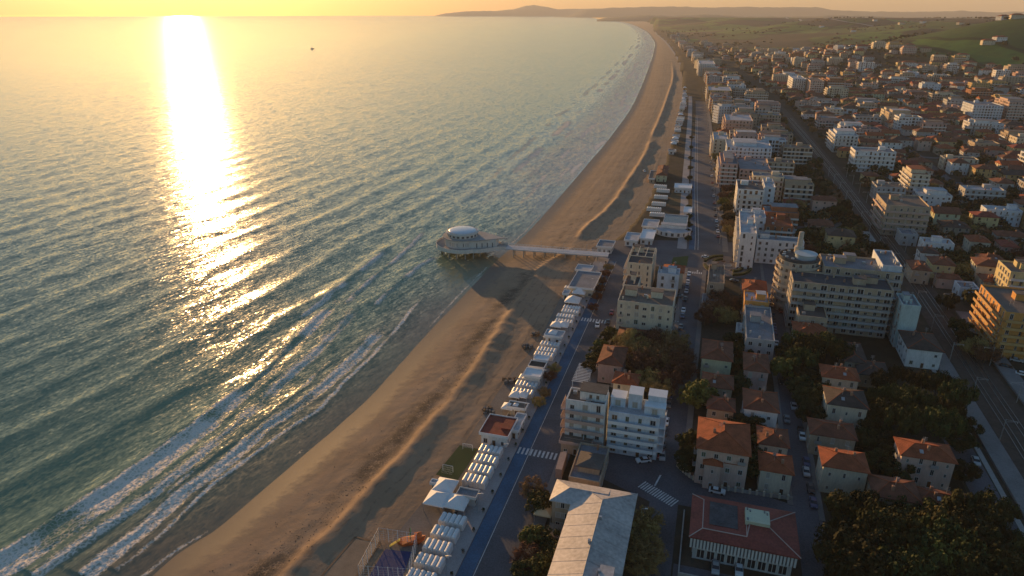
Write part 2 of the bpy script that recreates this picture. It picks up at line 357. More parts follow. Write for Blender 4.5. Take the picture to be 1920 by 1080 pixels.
def build_beach():
    # stations along the water line, finer near the viewer
    yy = np.concatenate([np.linspace(-60, 420, 430, endpoint=False), np.geomspace(420, 9000, 260)])
    def at_y(P): return np.interp(yy, P[:, 1], P[:, 0])
    wx, ix = at_y(WATER), at_y(INNER); wx_out = wx - 30
    t = np.linspace(0, 1, 150)
    X = wx_out[:, None] * (1 - t) + (ix + 6)[:, None] * t
    # lines of constant t lean with the coast: stations are cut along x, so slide them to stay tidy
    Y = yy[:, None] + 0 * X
    d, s = polydist(X, Y, WATER); di, si = polydist(X, Y, INNER); rdist, rs_ = polydist(X, Y, RIDGE)
    rdist = rdist + 1.6 * (fbm(X / 7, Y / 7, 3) - 0.45)
    inl = -d
    Z = -1.6 + 1.6 * sstep(-28, 0, inl) * 1.0
    Z = np.where(inl > 0, 1.42 * sstep(0, 34, inl), Z)
    pier_gap = 1 - np.exp(-((Y - 358) / 14) ** 2) * 0.9
    hgt = (0.45 + 1.0 * fbm(rs_ / 22, rs_ * 0, 3) + 0.4 * (fbm(rs_ / 3.2, rs_ * 0 + 5, 2) - .4)) * np.where(Y > 365, 1.55, 1.0)
    hgt *= pier_gap * (1 - 0.75 * np.exp(-((Y - 690) / 22) ** 2)) * sstep(1900, 1300, Y)
    rid = np.where(rdist > 0, np.exp(-(rdist / 1.9) ** 2), np.exp(-(rdist / 4.2) ** 2))
    Z += hgt * rid * sstep(3, 9, inl)
    soft = sstep(4, 16, inl)
    Z += soft * 0.15 * (fbm(X / 5.5, Y / 5.5, 4) - 0.46) + soft * 0.16 * (fbm(X / 1.6, Y / 1.6, 2) - 0.4)
    # low crests of raked sand running with the beach
    Z += soft * 0.05 * np.sin(2 * np.pi * (inl + 5 * fbm(X / 30, Y / 30, 2)) / 6.5) * (fbm(X / 40 + 8, Y / 40, 2))
    # it stays under the paving at the land edge
    Z = np.where(di < 1.0, np.minimum(Z, 1.38), Z)
    lit = np.exp(-((rdist - 6.5) / 4.2) ** 2) * sstep(0.25, 0.5, fbm(X / 12, Y / 12, 3)) * (Y < 350)
    lit = np.maximum(lit, 0.75 * np.exp(-((rdist - 11) / 1.2) ** 2) * sstep(0.45, 0.6, fbm(X / 5 + 4, Y / 5, 3)) * (Y > 350) * (Y < 800))
    lit = np.maximum(lit, 0.35 * sstep(0.55, 0.7, fbm(X / 8 + 30, Y / 8, 3)) * (inl > 18))
    me = grid_mesh('beach', np.stack([X, Y, Z], -1)[:, ::1], beach_material(), {'shore': d, 'ridge': rdist, 'litter': lit}, True)
    tag(link('beach', me), kind='structure')
build_beach()
def beach_debris():
    # weed, shells, sticks and holes left along the foot of the ridge and the last tide line
    rnd = random.Random(8); b = MB(); m2 = mat('stranded_weed', (.05, .036, .026), .95, .4, 2, 8)
    def lump(x, y, z, s):
        n_ = 5; a0 = rnd.random() * 6
        v = [(x + s * rnd.uniform(.6, 1.2) * math.cos(a0 + i * 6.283 / n_), y + s * rnd.uniform(.6, 1.4) * math.sin(a0 + i * 6.283 / n_), z - .05) for i in range(n_)] + [(x + s * .1, y, z + s * rnd.uniform(.2, .5))]
        b.add(v, [(i, (i + 1) % n_, n_) for i in range(n_)])
    from mathutils.bvhtree import BVHTree
    me = bpy.data.objects['beach'].data; nv = len(me.vertices); co = np.empty(nv * 3, np.float32); me.vertices.foreach_get('co', co); co = co.reshape(-1, 3)
    pick = np.array([i for i in range(nv)])
    d_, _s = polydist(co[:, 0], co[:, 1], WATER); r_, _t = polydist(co[:, 0], co[:, 1], RIDGE)
    w = np.exp(-((r_ - 5.5) / 2.8) ** 2) * (co[:, 1] < 350) * 1.0 + np.exp(-((r_ - 9) / 1.0) ** 2) * (co[:, 1] > 370) * (co[:, 1] < 760) * .5 + .012 * (d_ < -14) * (co[:, 1] < 700) + .35 * np.exp(-((d_ + 13) / .8) ** 2) * (co[:, 1] < 340)
    w *= (fbm(co[:, 0] / 9, co[:, 1] / 9, 3) > .40) * (co[:, 1] > 90); w *= (_pd(co) < 0)
    sel = np.random.RandomState(1).choice(nv, 1700, p=w / w.sum(), replace=False)
    for i in sel: lump(co[i, 0] + rnd.uniform(-.4, .4), co[i, 1] + rnd.uniform(-.4, .4), co[i, 2], rnd.uniform(.07, .24) * (1 if co[i, 1] < 350 else 1.5))
    tag(b.build('beach_debris', m2), 'dark weed and debris scattered along the sand ridge', kind='stuff')
def _pd(co): return -(polydist(co[:, 0], co[:, 1], INNER)[0] > 2).astype(float)
beach_debris()
# ------------------------------------------------------------------ land: town plain, fields and hills
GAUSS = []          # hills: (x, y, height, across, along, turn)
def hill(px, D, z, w, dpt, turn=0.0):
    u = (px - 960) / F; az = math.atan2(u, CP + 0.40 * SP)
    GAUSS.append((D * math.sin(az), D * math.cos(az), z, w, dpt, -az + turn))
hill(2080, 1900, 95, 420, 330, 0.35); hill(1900, 2350, 50, 300, 300); hill(2500, 2000, 120, 600, 500)
hill(1760, 3000, 52, 420, 330, 0.2); hill(1960, 3500, 88, 700, 450); hill(1600, 4100, 74, 520, 420, 0.2)
hill(1800, 4600, 92, 900, 500); hill(1430, 5200, 68, 520, 600); hill(1330, 6300, 72, 700, 600); hill(1540, 6800, 88, 900, 600)
hill(1230, 7600, 66, 380, 700); hill(2150, 5200, 110, 1200, 800); hill(2300, 3000, 105, 700, 600)
def land_h(X, Y):
    Z = np.zeros_like(X)
    for gx, gy, h, w, dp, tn in GAUSS:
        c, s_ = math.cos(tn), math.sin(tn)
        a = (X - gx) * c + (Y - gy) * s_; b = -(X - gx) * s_ + (Y - gy) * c
        Z = np.maximum(Z, h * np.exp(-(a / w) ** 2 - (b / dp) ** 2)) + 0.12 * h * np.exp(-(a / w) ** 2 - (b / dp) ** 2)
    r = np.hypot(X, Y)
    Z = Z + sstep(3, 30, Z) * (22 * (fbm(X / 420, Y / 420, 4) - 0.45) + 5 * (fbm(X / 90, Y / 90, 3) - 0.45))
    cap = 120 - 0.0085 * r + 4 * (fbm(X / 500, Y / 500, 2) - .5)
    Z = np.minimum(Z, np.maximum(cap, 20))
    return Z0 + np.maximum(Z, 0) * sstep(900, 1300, r)
def land_z(x, y): return float(land_h(np.array([x], float), np.array([y], float))[0])

def land_material():
    m, n, l, b = nodes('land')
    pos = n.new('ShaderNodeNewGeometry'); P = pos.outputs['Position']
    town = attr(n, 'town'); up = attr(n, 'up')
    # town: dry winter grass, bare earth, yards
    a = noise(n, l, P, 0.06, 5, 0.6); f = noise(n, l, P, 0.7, 5, 0.65)
    ct = mixrgb(n, l, ramp(n, l, a, 0.38, 0.62), (0.045, 0.042, 0.026), (0.085, 0.068, 0.05))
    ct = mixrgb(n, l, ramp(n, l, f, 0.42, 0.68), ct, (0.055, 0.05, 0.038))
    # fields: big patches, long strips
    mp = n.new('ShaderNodeMapping'); mp.inputs['Scale'].default_value = (0.0042, 0.0030, 0.0); mp.inputs['Rotation'].default_value = (0, 0, 0.4); l.new(P, mp.inputs['Vector'])
    wob = n.new('ShaderNodeVectorMath'); wob.operation = 'MULTIPLY_ADD'; l.new(noise(n, l, P, 0.003, 3, 0.5, None, 0, 'Color'), wob.inputs[0]); wob.inputs[1].default_value = (0.9, 0.9, 0); l.new(mp.outputs[0], wob.inputs[2])
    v = n.new('ShaderNodeTexVoronoi'); v.inputs['Scale'].default_value = 1.0; l.new(wob.outputs[0], v.inputs['Vector'])
    sep = n.new('ShaderNodeSeparateColor'); l.new(v.outputs['Color'], sep.inputs[0])
    cf = mixrgb(n, l, ramp(n, l, sep.outputs[0], 0.30, 0.42), (0.048, 0.046, 0.028), (0.060, 0.115, 0.030))
    cf = mixrgb(n, l, ramp(n, l, sep.outputs[1], 0.62, 0.68), cf, (0.10, 0.19, 0.036))
    cf = mixrgb(n, l, ramp(n, l, sep.outputs[2], 0.80, 0.84), cf, (0.075, 0.06, 0.042))
    ve = n.new('ShaderNodeTexVoronoi'); ve.feature = 'DISTANCE_TO_EDGE'; ve.inputs['Scale'].default_value = 1.0; l.new(wob.outputs[0], ve.inputs['Vector'])
    cf = mixrgb(n, l, ramp(n, l, ve.outputs['Distance'], 0.012, 0.03, 0.75, 0.0), cf, (0.028, 0.032, 0.018))
    wood = noise(n, l, P, 0.006, 5, 0.6)
    cf = mixrgb(n, l, ramp(n, l, wood, 0.56, 0.62, 0, 0.85), cf, (0.030, 0.034, 0.020))
    fr = noise(n, l, P, 0.05, 4, 0.6)
    cf = mixrgb(n, l, ramp(n, l, fr, 0.3, 0.75, 0, 0.4), cf, (0.045, 0.042, 0.028))
    c = mixrgb(n, l, town, cf, ct)
    l.new(c, b.inputs['Base Color']); b.inputs['Roughness'].default_value = 0.95; b.inputs['Specular IOR Level'].default_value = 0.1
    return m
# edge of the built-up area, on the inland side
TOWN_EDGE = [(760, -200), (800, 600), (840, 1000), (830, 1230), (790, 1700), (720, 2200), (740, 3000), (900, 4000), (1000, 5000)]
def build_land():
    az = np.radians(np.linspace(-40, 75, 480)); r = np.concatenate([np.linspace(20, 300, 60, endpoint=False), np.geomspace(300, 18500, 330)])
    A, Rr = np.meshgrid(az, r); X = Rr * np.sin(A); Y = Rr * np.cos(A)
    di, si = polydist(X, Y, INNER)
    Z = land_h(X, Y)
    Z = np.where(di > -4, -4.0, Z)
    te, _ = polydist(X, Y, TOWN_EDGE)
    town = sstep(-30, 60, te)
    me = grid_mesh('ground', np.stack([X, Y, Z], -1), land_material(), {'town': town, 'up': Z}, True, di < 60)
    tag(link('ground', me), kind='structure')
    # land under the camera and behind, below the picture
build_land()

# far ranges, fading into the haze
def far_range(name, D, prof, colr, zbase=-2):
    """prof: (pixel x, pixel y) of the skyline"""
    px = np.linspace(prof[0][0], prof[-1][0], 260); py = np.interp(px, [p[0] for p in prof], [p[1] for p in prof])
    u = (px - 960) / F; azm = np.arctan2(u, CP + 0.41 * SP)
    top = CAMH + (20 - py) / F * D / CP * 0.925
    top = top + (fbm(px / 14, px * 0 + D, 4) - 0.45) * D * 0.0016
    top = np.maximum(top, 2)
    rows = []
    for k in np.linspace(0, 1, 14):
        rr = D + (k - 0.5) * D * 0.14
        hh = zbase + (top - zbase) * np.maximum(0, 1 - abs(2 * k - 1) ** 1.6)
        hh = hh * (0.9 + 0.2 * fbm(px / 9 + 5 * k, px * 0 + 9 * k, 3)) if 0 < k < 1 and abs(k - .5) > .05 else hh
        rows.append(np.stack([rr * np.sin(azm), rr * np.cos(azm), hh], -1))
    me = grid_mesh(name, np.stack(rows), colr)
    tag(link(name, me), kind='structure')
m_range = mat('range_woodland', (0.055, 0.06, 0.04), 0.95, 0.3, 0.002, 0.02)
far_range('hills', 9500, [(1120, 34), (1150, 30), (1200, 27), (1260, 28), (1330, 26), (1400, 29), (1500, 29), (1580, 27), (1700, 30), (1800, 29), (1900, 28), (2200, 27), (2600, 30)], m_range)
far_range('far_hills', 15000, [(1040, 33), (1075, 26), (1100, 18), (1150, 15), (1210, 14), (1260, 13), (1330, 15), (1400, 14), (1460, 15), (1530, 14), (1560, 19), (1640, 21), (1720, 22), (1800, 20), (1870, 22), (1960, 20), (2200, 22), (2600, 20)], m_range)
far_range('headland', 18000, [(815, 28), (835, 24), (860, 22), (890, 20), (930, 20), (960, 18), (985, 12), (1000, 10), (1020, 13), (1045, 17), (1080, 17), (1120, 16), (1160, 17), (1200, 18), (1260, 20)], m_range)

# ------------------------------------------------------------------ the evening haze
def build_haze():
    me_b = MB(); me_b.box(-24000, -1200, -6, 24000, 24000, 420)
    m = bpy.data.materials.new('haze_air'); m.use_nodes = True; n = m.node_tree.nodes; l = m.node_tree.links
    n.remove(n['Principled BSDF'])
    v = n.new('ShaderNodeVolumePrincipled'); v.inputs['Density'].default_value = HAZE; v.inputs['Color'].default_value = (0.92, 0.92, 0.92, 1)
    v.inputs['Anisotropy'].default_value = 0.10
    l.new(v.outputs[0], n['Material Output'].inputs['Volume'])
    tag(me_b.build('haze', m), kind='stuff', label='thin warm evening haze over sea and town')
HAZE = 0.5 / 9200
build_haze()
# ------------------------------------------------------------------ the street grid: a = along the shore, b = inland
GA = R(-16.5)
S_ = Vector((math.sin(-GA), math.cos(-GA))); T_ = Vector((math.cos(GA), math.sin(GA)))
A0 = Vector((2.3, 163.0))
def AB(a, b): p = A0 + S_ * a + T_ * b; return (p.x, p.y)
def inv(x, y): q = Vector((x, y)) - A0; return (q.dot(S_), q.dot(T_))
def grid_angle(y): return float(np.interp(y, [0, 340, 480, 1150, 1700, 3000], [-16.5, -16.5, -14.2, -13.6, -12.0, -11.0])) * math.pi / 180

WALL = {}
for k, c in dict(white=(.70, .70, .69), cream=(.60, .53, .41), ochre=(.52, .36, .16), pink=(.56, .40, .33), tan=(.42, .34, .25), grey=(.40, .40, .40), yellow=(.60, .50, .26),
                 orange=(.60, .30, .09), brick=(.34, .14, .07), blue_white=(.58, .63, .69), pale_green=(.50, .52, .36), teal=(.45, .56, .56), rose=(.50, .33, .29)).items():
    WALL[k] = mat('render_' + k, c, 0.85, 0.16, 0.35, 3.0, streak=True)
ROOF = {}
for k, c in dict(terracotta=(.33, .092, .040), brown=(.20, .078, .046), dark=(.085, .065, .055), red=(.27, .065, .045)).items():
    ROOF[k] = mat('tiles_' + k, c, 0.9, 0.38, 0.5, 5.0, 0.5, 4.0)
for k, c in dict(grey=(.22, .23, .25), charcoal=(.085, .085, .09), pale=(.45, .46, .48), earth=(.19, .15, .12), bitumen=(.13, .11, .095)).items():
    ROOF[k] = mat('flat_roof_' + k, c, 0.85, 0.28, 0.25, 2.5)
M_trim = mat('painted_trim', (.62, .60, .57), .7, .1)
M_pinktrim = mat('balcony_edge', (.50, .37, .32), .8, .15)
M_frame = mat('window_frame', (.50, .49, .47), .6, .1)
def glass_mat():
    m, n, l, b = nodes('window_glass'); b.inputs['Base Color'].default_value = (.025, .03, .035, 1); b.inputs['Roughness'].default_value = .08; b.inputs['Specular IOR Level'].default_value = .6
    return m
M_glass = glass_mat()
M_shut = [mat('shutter_brown', (.14, .085, .05), .7, .15), mat('shutter_green', (.06, .09, .06), .7, .15), mat('shutter_beige', (.40, .36, .30), .7, .1), mat('shutter_grey', (.2, .2, .2), .7, .1)]
M_door = mat('house_door', (.10, .055, .03), .6, .15)
M_metal = mat('dull_metal', (.45, .46, .47), .45, .1, metal=.6)
M_chim = mat('chimney_brick', (.36, .20, .13), .9, .25, 1, 6)
M_concrete = mat('concrete', (.34, .33, .31), .9, .22, .2, 3)
M_asphalt = mat('asphalt', (.105, .105, .118), .8, .35, .09, 3, .15, 12)
M_pave = mat('promenade_paving', (.36, .33, .32), .85, .2, .15, 2.5)
M_walk = mat('pavement_slabs', (.20, .185, .175), .88, .22, .2, 3)
M_blue = mat('blue_lane_paint', (.055, .125, .21), .8, .35, .15, 3)
M_line = mat('road_paint', (.62, .62, .60), .75, .3, .8, 6)
M_yard = mat('yard_concrete', (.20, .17, .145), .92, .25, .15, 2)
M_kerb = mat('kerb_stone', (.36, .35, .33), .9, .15)
M_grass = mat('lawn', (.055, .085, .022), .95, .3, .3, 5)
M_turf = mat('football_turf', (.030, .062, .020), .95, .2, .2, 4)
M_hedge = mat('hedge_leaves', (.040, .052, .018), .95, .4, 1.0, 6, .6, 5)
M_whitep = mat('white_panel', (.74, .75, .76), .55, .08)
M_canvas = mat('white_canvas', (.78, .78, .77), .7, .06)
M_court = mat('court_blue', (.022, .045, .15), .8, .15)
M_wood = mat('weathered_wood', (.22, .14, .085), .85, .25, .5, 5)
M_solar = mat('solar_panel', (.05, .06, .10), .25, .15)
M_ballast = mat('track_ballast', (.085, .066, .052), .95, .3, .5, 6, .4, 6)
M_rail = mat('steel_rail', (.30, .29, .28), .4, .1, metal=.8)

def sheet(name, poly, z, m, kind='structure', kerb=0.0, parent=None):
    b = MB(); n = len(poly)
    if kerb: b.prism(poly, z - kerb, z, 0)
    else: b.add([(x, y, z) for x, y in poly], [tuple(range(n))])
    o = b.build(name, m, parent)
    if kind and not parent: tag(o, kind=kind)
    return o
def strip(name, line, w, z, m, off=0.0, kerb=0.0, follow=False, kind='structure'):
    """ribbon of width w along a world polyline, shifted sideways by off (right positive)"""
    L = np.asarray(line, float); d = np.gradient(L, axis=0); d /= np.hypot(d[:, 0], d[:, 1])[:, None]; nrm = np.stack([d[:, 1], -d[:, 0]], -1)
    l, r = L + nrm * (off - w / 2), L + nrm * (off + w / 2); n = len(L); b = MB()
    zz = [z if not follow else z - Z0 + max(land_z(*l[i]), land_z(*r[i])) for i in range(n)]
    b.add([(*l[i], zz[i]) for i in range(n)] + [(*r[i], zz[i]) for i in range(n)], [(i, n + i, n + i + 1, i + 1) for i in range(n - 1)])
    if kerb:
        for q, sgn in ((l, 1), (r, -1)):
            b.add([(*q[i], zz[i] - kerb) for i in range(n)] + [(*q[i], zz[i]) for i in range(n)], [((i, n + i, n + i + 1, i + 1) if sgn > 0 else (i, i + 1, n + i + 1, n + i)) for i in range(n - 1)])
    o = b.build(name, m)
    if kind: tag(o, kind=kind)
    return o
def rect(a0, b0, a1, b1): return [AB(a0, b0), AB(a0, b1), AB(a1, b1), AB(a1, b0)]

# ---- seafront: promenade, blue cycle lane, road, pavements
def sl(p, n=8, z=Z0): return smooth_poly(pts(p, z), n)
sheet('beach_terrace', [AB(-200, -2.0)] + [tuple(p) for p in INNER if 40 < p[1] < 335] + [AB(178, -2.0)], Z0 + .02, M_yard)
sheet('promenade', rect(-200, -8.8, 176, -1.9), Z0 + .16, M_pave, kerb=.2)
sheet('cycle_lane', rect(-200, -1.7, 172, 1.7), Z0 + .060, M_blue)
sheet('seafront_road', rect(-200, -1.9, 186, 10.6), Z0 + .056, M_asphalt)
sheet('lane_line', rect(-200, 1.95, 172, 2.12), Z0 + .066, M_line)
sheet('pavement', rect(-200, 10.6, 178, 13.6), Z0 + .17, M_walk, kerb=.2)
sheet('inner_street', rect(-200, 37.6, 170, 44.8), Z0 + .056, M_asphalt)
sheet('inner_street_pavement', rect(12, 35.6, 172, 37.6), Z0 + .16, M_walk, kerb=.2)
sheet('inner_street_pavement', rect(26, 44.8, 172, 46.6), Z0 + .16, M_walk, kerb=.2)
sheet('junction', [AB(-1, 19.5), AB(-9, 38), AB(12, 37.7), AB(14, 19.5)], Z0 + .048, M_asphalt)
sheet('side_street', [AB(-8, 40), AB(-8, 80), AB(-1.5, 80), AB(9, 40)], Z0 + .060, M_asphalt)
sheet('villa_street', rect(-200, 73.4, 200, 79.2), Z0 + .064, M_asphalt)
sheet('villa_street_pavement', rect(0, 72.0, 190, 73.4), Z0 + .16, M_walk, kerb=.2)
sheet('villa_street_pavement', rect(-4, 79.2, 190, 80.6), Z0 + .16, M_walk, kerb=.2)
sheet('hall_car_park', rect(-90, 45.2, -29, 73.2), Z0 + .03, M_asphalt)
# square in front of the pier, and the wide avenue going on up the coast
sheet('square', [AB(170, -9), AB(170, 16), AB(172, 34), AB(166, 36), AB(166, 88), AB(206, 92), AB(222, 62), AB(214, 20), AB(205, -8), AB(190, -14)], Z0 + .040, M_asphalt)
AVE = sl([(1318, 470), (1318, 440), (1316, 400), (1314, 350), (1313, 300), (1312, 250), (1311, 215), (1308, 180), (1300, 150), (1288, 125), (1270, 98), (1252, 78), (1232, 62)])
strip('avenue', AVE, 14, Z0 + .075, M_asphalt, 3.0)
strip('avenue_cycle_lane', AVE[:40], 3.0, Z0 + .085, M_blue, -5.9)
strip('avenue_promenade', AVE, 5.0, Z0 + .17, M_pave, -11.0, kerb=.2)
strip('avenue_line', AVE[:48], .28, Z0 + .09, M_line, -2.6)
strip('avenue_line', AVE[:48], .25, Z0 + .09, M_line, -4.2)
strip('avenue_pavement', AVE, 3.0, Z0 + .17, M_walk, 11.6, kerb=.2)
# railway with its platforms
RAILWAY = smooth_poly([AB(-260, 141)] + [AB(0, 140.5), AB(60, 141), AB(120, 141.3), AB(200, 141), AB(380, 137.5)] + pts([(1500, 245), (1450, 192), (1405, 155), (1365, 127), (1330, 104), (1302, 88), (1270, 70)], Z0), 8)
M_plat = mat('platform_paving', (.21, .20, .195), .9, .22, .2, 3)
strip('railway_bed', RAILWAY, 12.5, Z0 + .12, M_ballast)
for k, off in enumerate((-2.75, -1.3, 1.3, 2.75)): strip('rail', RAILWAY[:52], .16, Z0 + .30, M_rail, off, kerb=.14)
strip('station_platform', [AB(-60, 131.2), AB(60, 131.5), AB(118, 131.6)], 5.2, Z0 + .7, M_plat, kerb=.8)
strip('station_platform', [AB(-80, 151.2), AB(60, 151.6), AB(150, 152)], 5.4, Z0 + .7, M_plat, kerb=.8)
strip('station_platform', [AB(186, 133.2), AB(230, 132.8), AB(262, 132.2)], 4.6, Z0 + .75, M_concrete, kerb=.8)
strip('railway_road', smooth_poly([AB(-200, 123), AB(-40, 123), AB(10, 122.5), AB(46, 122)], 6), 7, Z0 + .06, M_asphalt)
sheet('station_car_park', rect(28, 158, 74, 200), Z0 + .05, mat('car_park_asphalt', (.13, .14, .16), .8, .2, .12, 2))
strip('rail_side_path', smooth_poly([AB(-120, 126.6), AB(20, 126.8), AB(118, 127.2)], 4), 1.4, Z0 + .12, M_concrete)
# inland streets between the blocks
for b_ in (215, 330, 400, 480, 570):
    st = [AB(a_, b_ + .012 * (a_ if a_ > 200 else 200) * (0.2 if b_ > 150 else -.15)) for a_ in (90, 260, 400, 600, 800 if b_ < 420 else 700)]
    strip('town_street', st, 6.5, Z0 + .05, M_asphalt)
for a_ in (262, 345, 440, 540, 650, 780, 930):
    strip('cross_street', [AB(a_, 60), AB(a_, 125)], 6, Z0 + .055, M_asphalt); strip('cross_street', [AB(a_ - 20, 158), AB(a_ - 30, 300), AB(a_ - 40, 560)], 6, Z0 + .045, M_asphalt)
# motorway far out on the fields and farm roads
strip('motorway', sl([(1440, 46), (1480, 50), (1510, 62), (1560, 68), (1620, 71), (1690, 74), (1760, 76)], 5), 16, Z0 + 3, mat('pale_road', (.42, .38, .34), .9, .15), follow=True)

# ---- painted markings
def marks(name, rects, label=None):
    b = MB()
    for q in rects: b.add([(x, y, Z0 + .070) for x, y in q], [(0, 1, 2, 3)])
    tag(b.build(name, M_line), kind='structure')
def zebra(a0, b0, b1, n, L=3.2):
    w = (b1 - b0) / (2 * n - 1); return [rect(a0 - L / 2, b0 + 2 * i * w, a0 + L / 2, b0 + (2 * i + 1) * w) for i in range(n)]
marks('zebra_crossing', zebra(3.0, -1.4, 10.0, 10)); marks('zebra_crossing', zebra(98, -1.4, 10.0, 10))
P0, P1 = Vector(G(1203, 908)), Vector(G(1268, 946)); dd_ = (P1 - P0); nn_ = Vector((dd_.y, -dd_.x)).normalized() * 1.7
marks('zebra_crossing', [[tuple(P0 + dd_ * (i / 15) - nn_), tuple(P0 + dd_ * (i / 15) + nn_), tuple(P0 + dd_ * ((i + .5) / 15) + nn_), tuple(P0 + dd_ * ((i + .5) / 15) - nn_)] for i in range(15)])
q0, q1 = Vector(G(1226, 911)), Vector(G(1237, 891)); marks('stop_line', [[tuple(q0), tuple(q0 + Vector((.5, 0))), tuple(q1 + Vector((.5, 0))), tuple(q1)]])
marks('zebra_crossing', [[AB(168.5 , 42 + 0), AB(168.5, 42.6), AB(171, 42.6), AB(171, 42)]] + zebra(167, 38, 44.5, 7, 2.6))
marks('zebra_crossing', zebra(243, 36.5, 47, 9, 2.5))
marks('parking_line', [rect(a_, 45.6, a_ + .15, 50) for a_ in np.arange(-70, -35, 2.6)] )

# ---- lawns, courts and gardens
sheet('football_pitch', [G(862, 835), G(897, 842), G(858, 901), G(817, 890)], Z0 + .05, M_turf)
def frame_lines(poly, w, z, m, name):
    b = MB(); n = len(poly)
    for i in range(n):
        p, q = Vector(poly[i]), Vector(poly[(i + 1) % n]); d = (q - p).normalized() * w; e = Vector((-d.y, d.x)) * .5
        b.add([(*(p - e), z), (*(q - e), z), (*(q + e), z), (*(p + e), z)], [(0, 1, 2, 3)])
    tag(b.build(name, m), kind='structure')
sheet('blue_court', [G(722, 1030), G(772, 1035), G(752, 1090), G(690, 1085)], Z0 + .05, M_court)
sheet('sand_court', [G(668, 1010), G(712, 1020), G(660, 1090), G(600, 1085)], Z0 + .06, mat('court_sand', (.30, .22, .15), .95, .2, .4, 4))
frame_lines([G(666, 1007), G(713, 1018), G(660, 1092), G(598, 1087)], .5, Z0 + .10, M_wood, 'court_edging')
sheet('square_lawn', [G(1258, 497), G(1288, 499), G(1291, 480), G(1262, 483)], Z0 + .12, M_grass, kerb=.15)
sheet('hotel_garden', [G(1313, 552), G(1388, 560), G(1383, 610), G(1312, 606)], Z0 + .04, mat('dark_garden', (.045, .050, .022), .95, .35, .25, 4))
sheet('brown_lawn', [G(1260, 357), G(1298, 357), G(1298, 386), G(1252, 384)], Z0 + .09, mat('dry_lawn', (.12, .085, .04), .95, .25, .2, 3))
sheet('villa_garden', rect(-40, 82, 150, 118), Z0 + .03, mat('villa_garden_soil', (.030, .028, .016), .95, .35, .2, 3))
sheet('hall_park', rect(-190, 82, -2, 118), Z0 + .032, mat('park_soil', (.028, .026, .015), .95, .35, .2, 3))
sheet('school_yard', rect(-150, 13.6, -8, 37.4), Z0 + .03, mat('school_ground', (.07, .055, .038), .95, .35, .2, 3))
sheet('running_path', [AB(262, 100), AB(262, 122), AB(300, 122), AB(300, 100)], Z0 + .06, M_concrete)
# ------------------------------------------------------------------ building kit
def unit_window(name, mats, mull=1):
    b = MB(); t = .10; p = -.07
    b.box(-.5, p, 0, -.5 + t, 0, 1, 0); b.box(.5 - t, p, 0, .5, 0, 1, 0)
    b.box(-.5 + t, p, 1 - t * .8, .5 - t, 0, 1, 0); b.box(-.56, p * 1.9, -.05, .56, 0, .03, 0)
    if mull: b.box(-.03, p * .7, .03, .03, 0, 1 - t * .8, 0)
    b.box(-.5 + t, -.02, .03, .5 - t, -.001, 1 - t * .8, 1)
    return mesh(name, b.v, b.f, mats, b.m)
WIN = [unit_window('window_pane', [M_frame, M_glass])] + [unit_window('window_shuttered', [M_frame, s]) for s in M_shut]
DOOR = unit_window('door_leaf', [M_frame, M_door], 0)
_bc = {}
def cbox(w, d, h, m):
    k = (round(w, 2), round(d, 2), round(h, 2), m.name)
    if k not in _bc:
        b = MB(); b.box(-w / 2, -d / 2, 0, w / 2, d / 2, h); _bc[k] = mesh('block', b.v, b.f, m)
    return _bc[k]
def ibox(name, x0, y0, z0, x1, y1, z1, m, parent):
    return link(name, cbox(x1 - x0, y1 - y0, z1 - z0, m), parent, ((x0 + x1) / 2, (y0 + y1) / 2, z0))
class Foot:
    """footprint from roof pixels: front-left corner, x of the front-right, y of the back-left, height"""
    def __init__(s, xL, yL, xR, yB, h, rz=None, z=None):
        z0 = Z0 if z is None else z
        p = Vector(G(xL, yL, z0 + h)); s.rz = grid_angle(p.y) if rz is None else rz
        t = Vector((math.cos(s.rz), math.sin(s.rz))); n = Vector((-t.y, t.x))
        lo, hi = 0.5, 200
        for _ in range(40):
            m = (lo + hi) / 2; q = p + t * m
            if proj(q.x, q.y, z0 + h)[0] < xR: lo = m
            else: hi = m
        s.w = lo; lo, hi = 0.5, 120
        for _ in range(40):
            m = (lo + hi) / 2; q = p + n * m
            if proj(q.x, q.y, z0 + h)[1] > yB: lo = m
            else: hi = m
        s.d = lo; s.h = h; s.z0 = z0; s.c = p + t * s.w / 2 + n * s.d / 2
    def loc(s): return (s.c.x, s.c.y, s.z0)
class Foot2:
    def __init__(s, x, y, w, d, h, rz, z0): s.c = Vector((x, y)); s.w, s.d, s.h, s.rz, s.z0 = w, d, h, rz, z0
    def loc(s): return (s.c.x, s.c.y, s.z0)
FOOTS = []
def register(f, pad=2.0): FOOTS.append((f.c.x, f.c.y, f.w / 2 + pad, f.d / 2 + pad, f.rz))
def blocked(x, y, r=0):
    for cx, cy, hw, hd, rz in FOOTS:
        dx, dy = x - cx, y - cy
        if abs(dx) + abs(dy) > hw + hd + r + 60: continue
        u = dx * math.cos(rz) + dy * math.sin(rz); v = -dx * math.sin(rz) + dy * math.cos(rz)
        if abs(u) < hw + r and abs(v) < hd + r: return True
    return False
def facades(f, sides='flrb'):
    """(length, local start point, direction, outward angle) of each facade"""
    w, d = f.w / 2, f.d / 2
    D = {'f': (f.w, (-w, -d), (1, 0), 0.0), 'r': (f.d, (w, -d), (0, 1), math.pi / 2), 'b': (f.w, (w, d), (-1, 0), math.pi), 'l': (f.d, (-w, d), (0, -1), -math.pi / 2)}
    return [D[s] for s in sides]
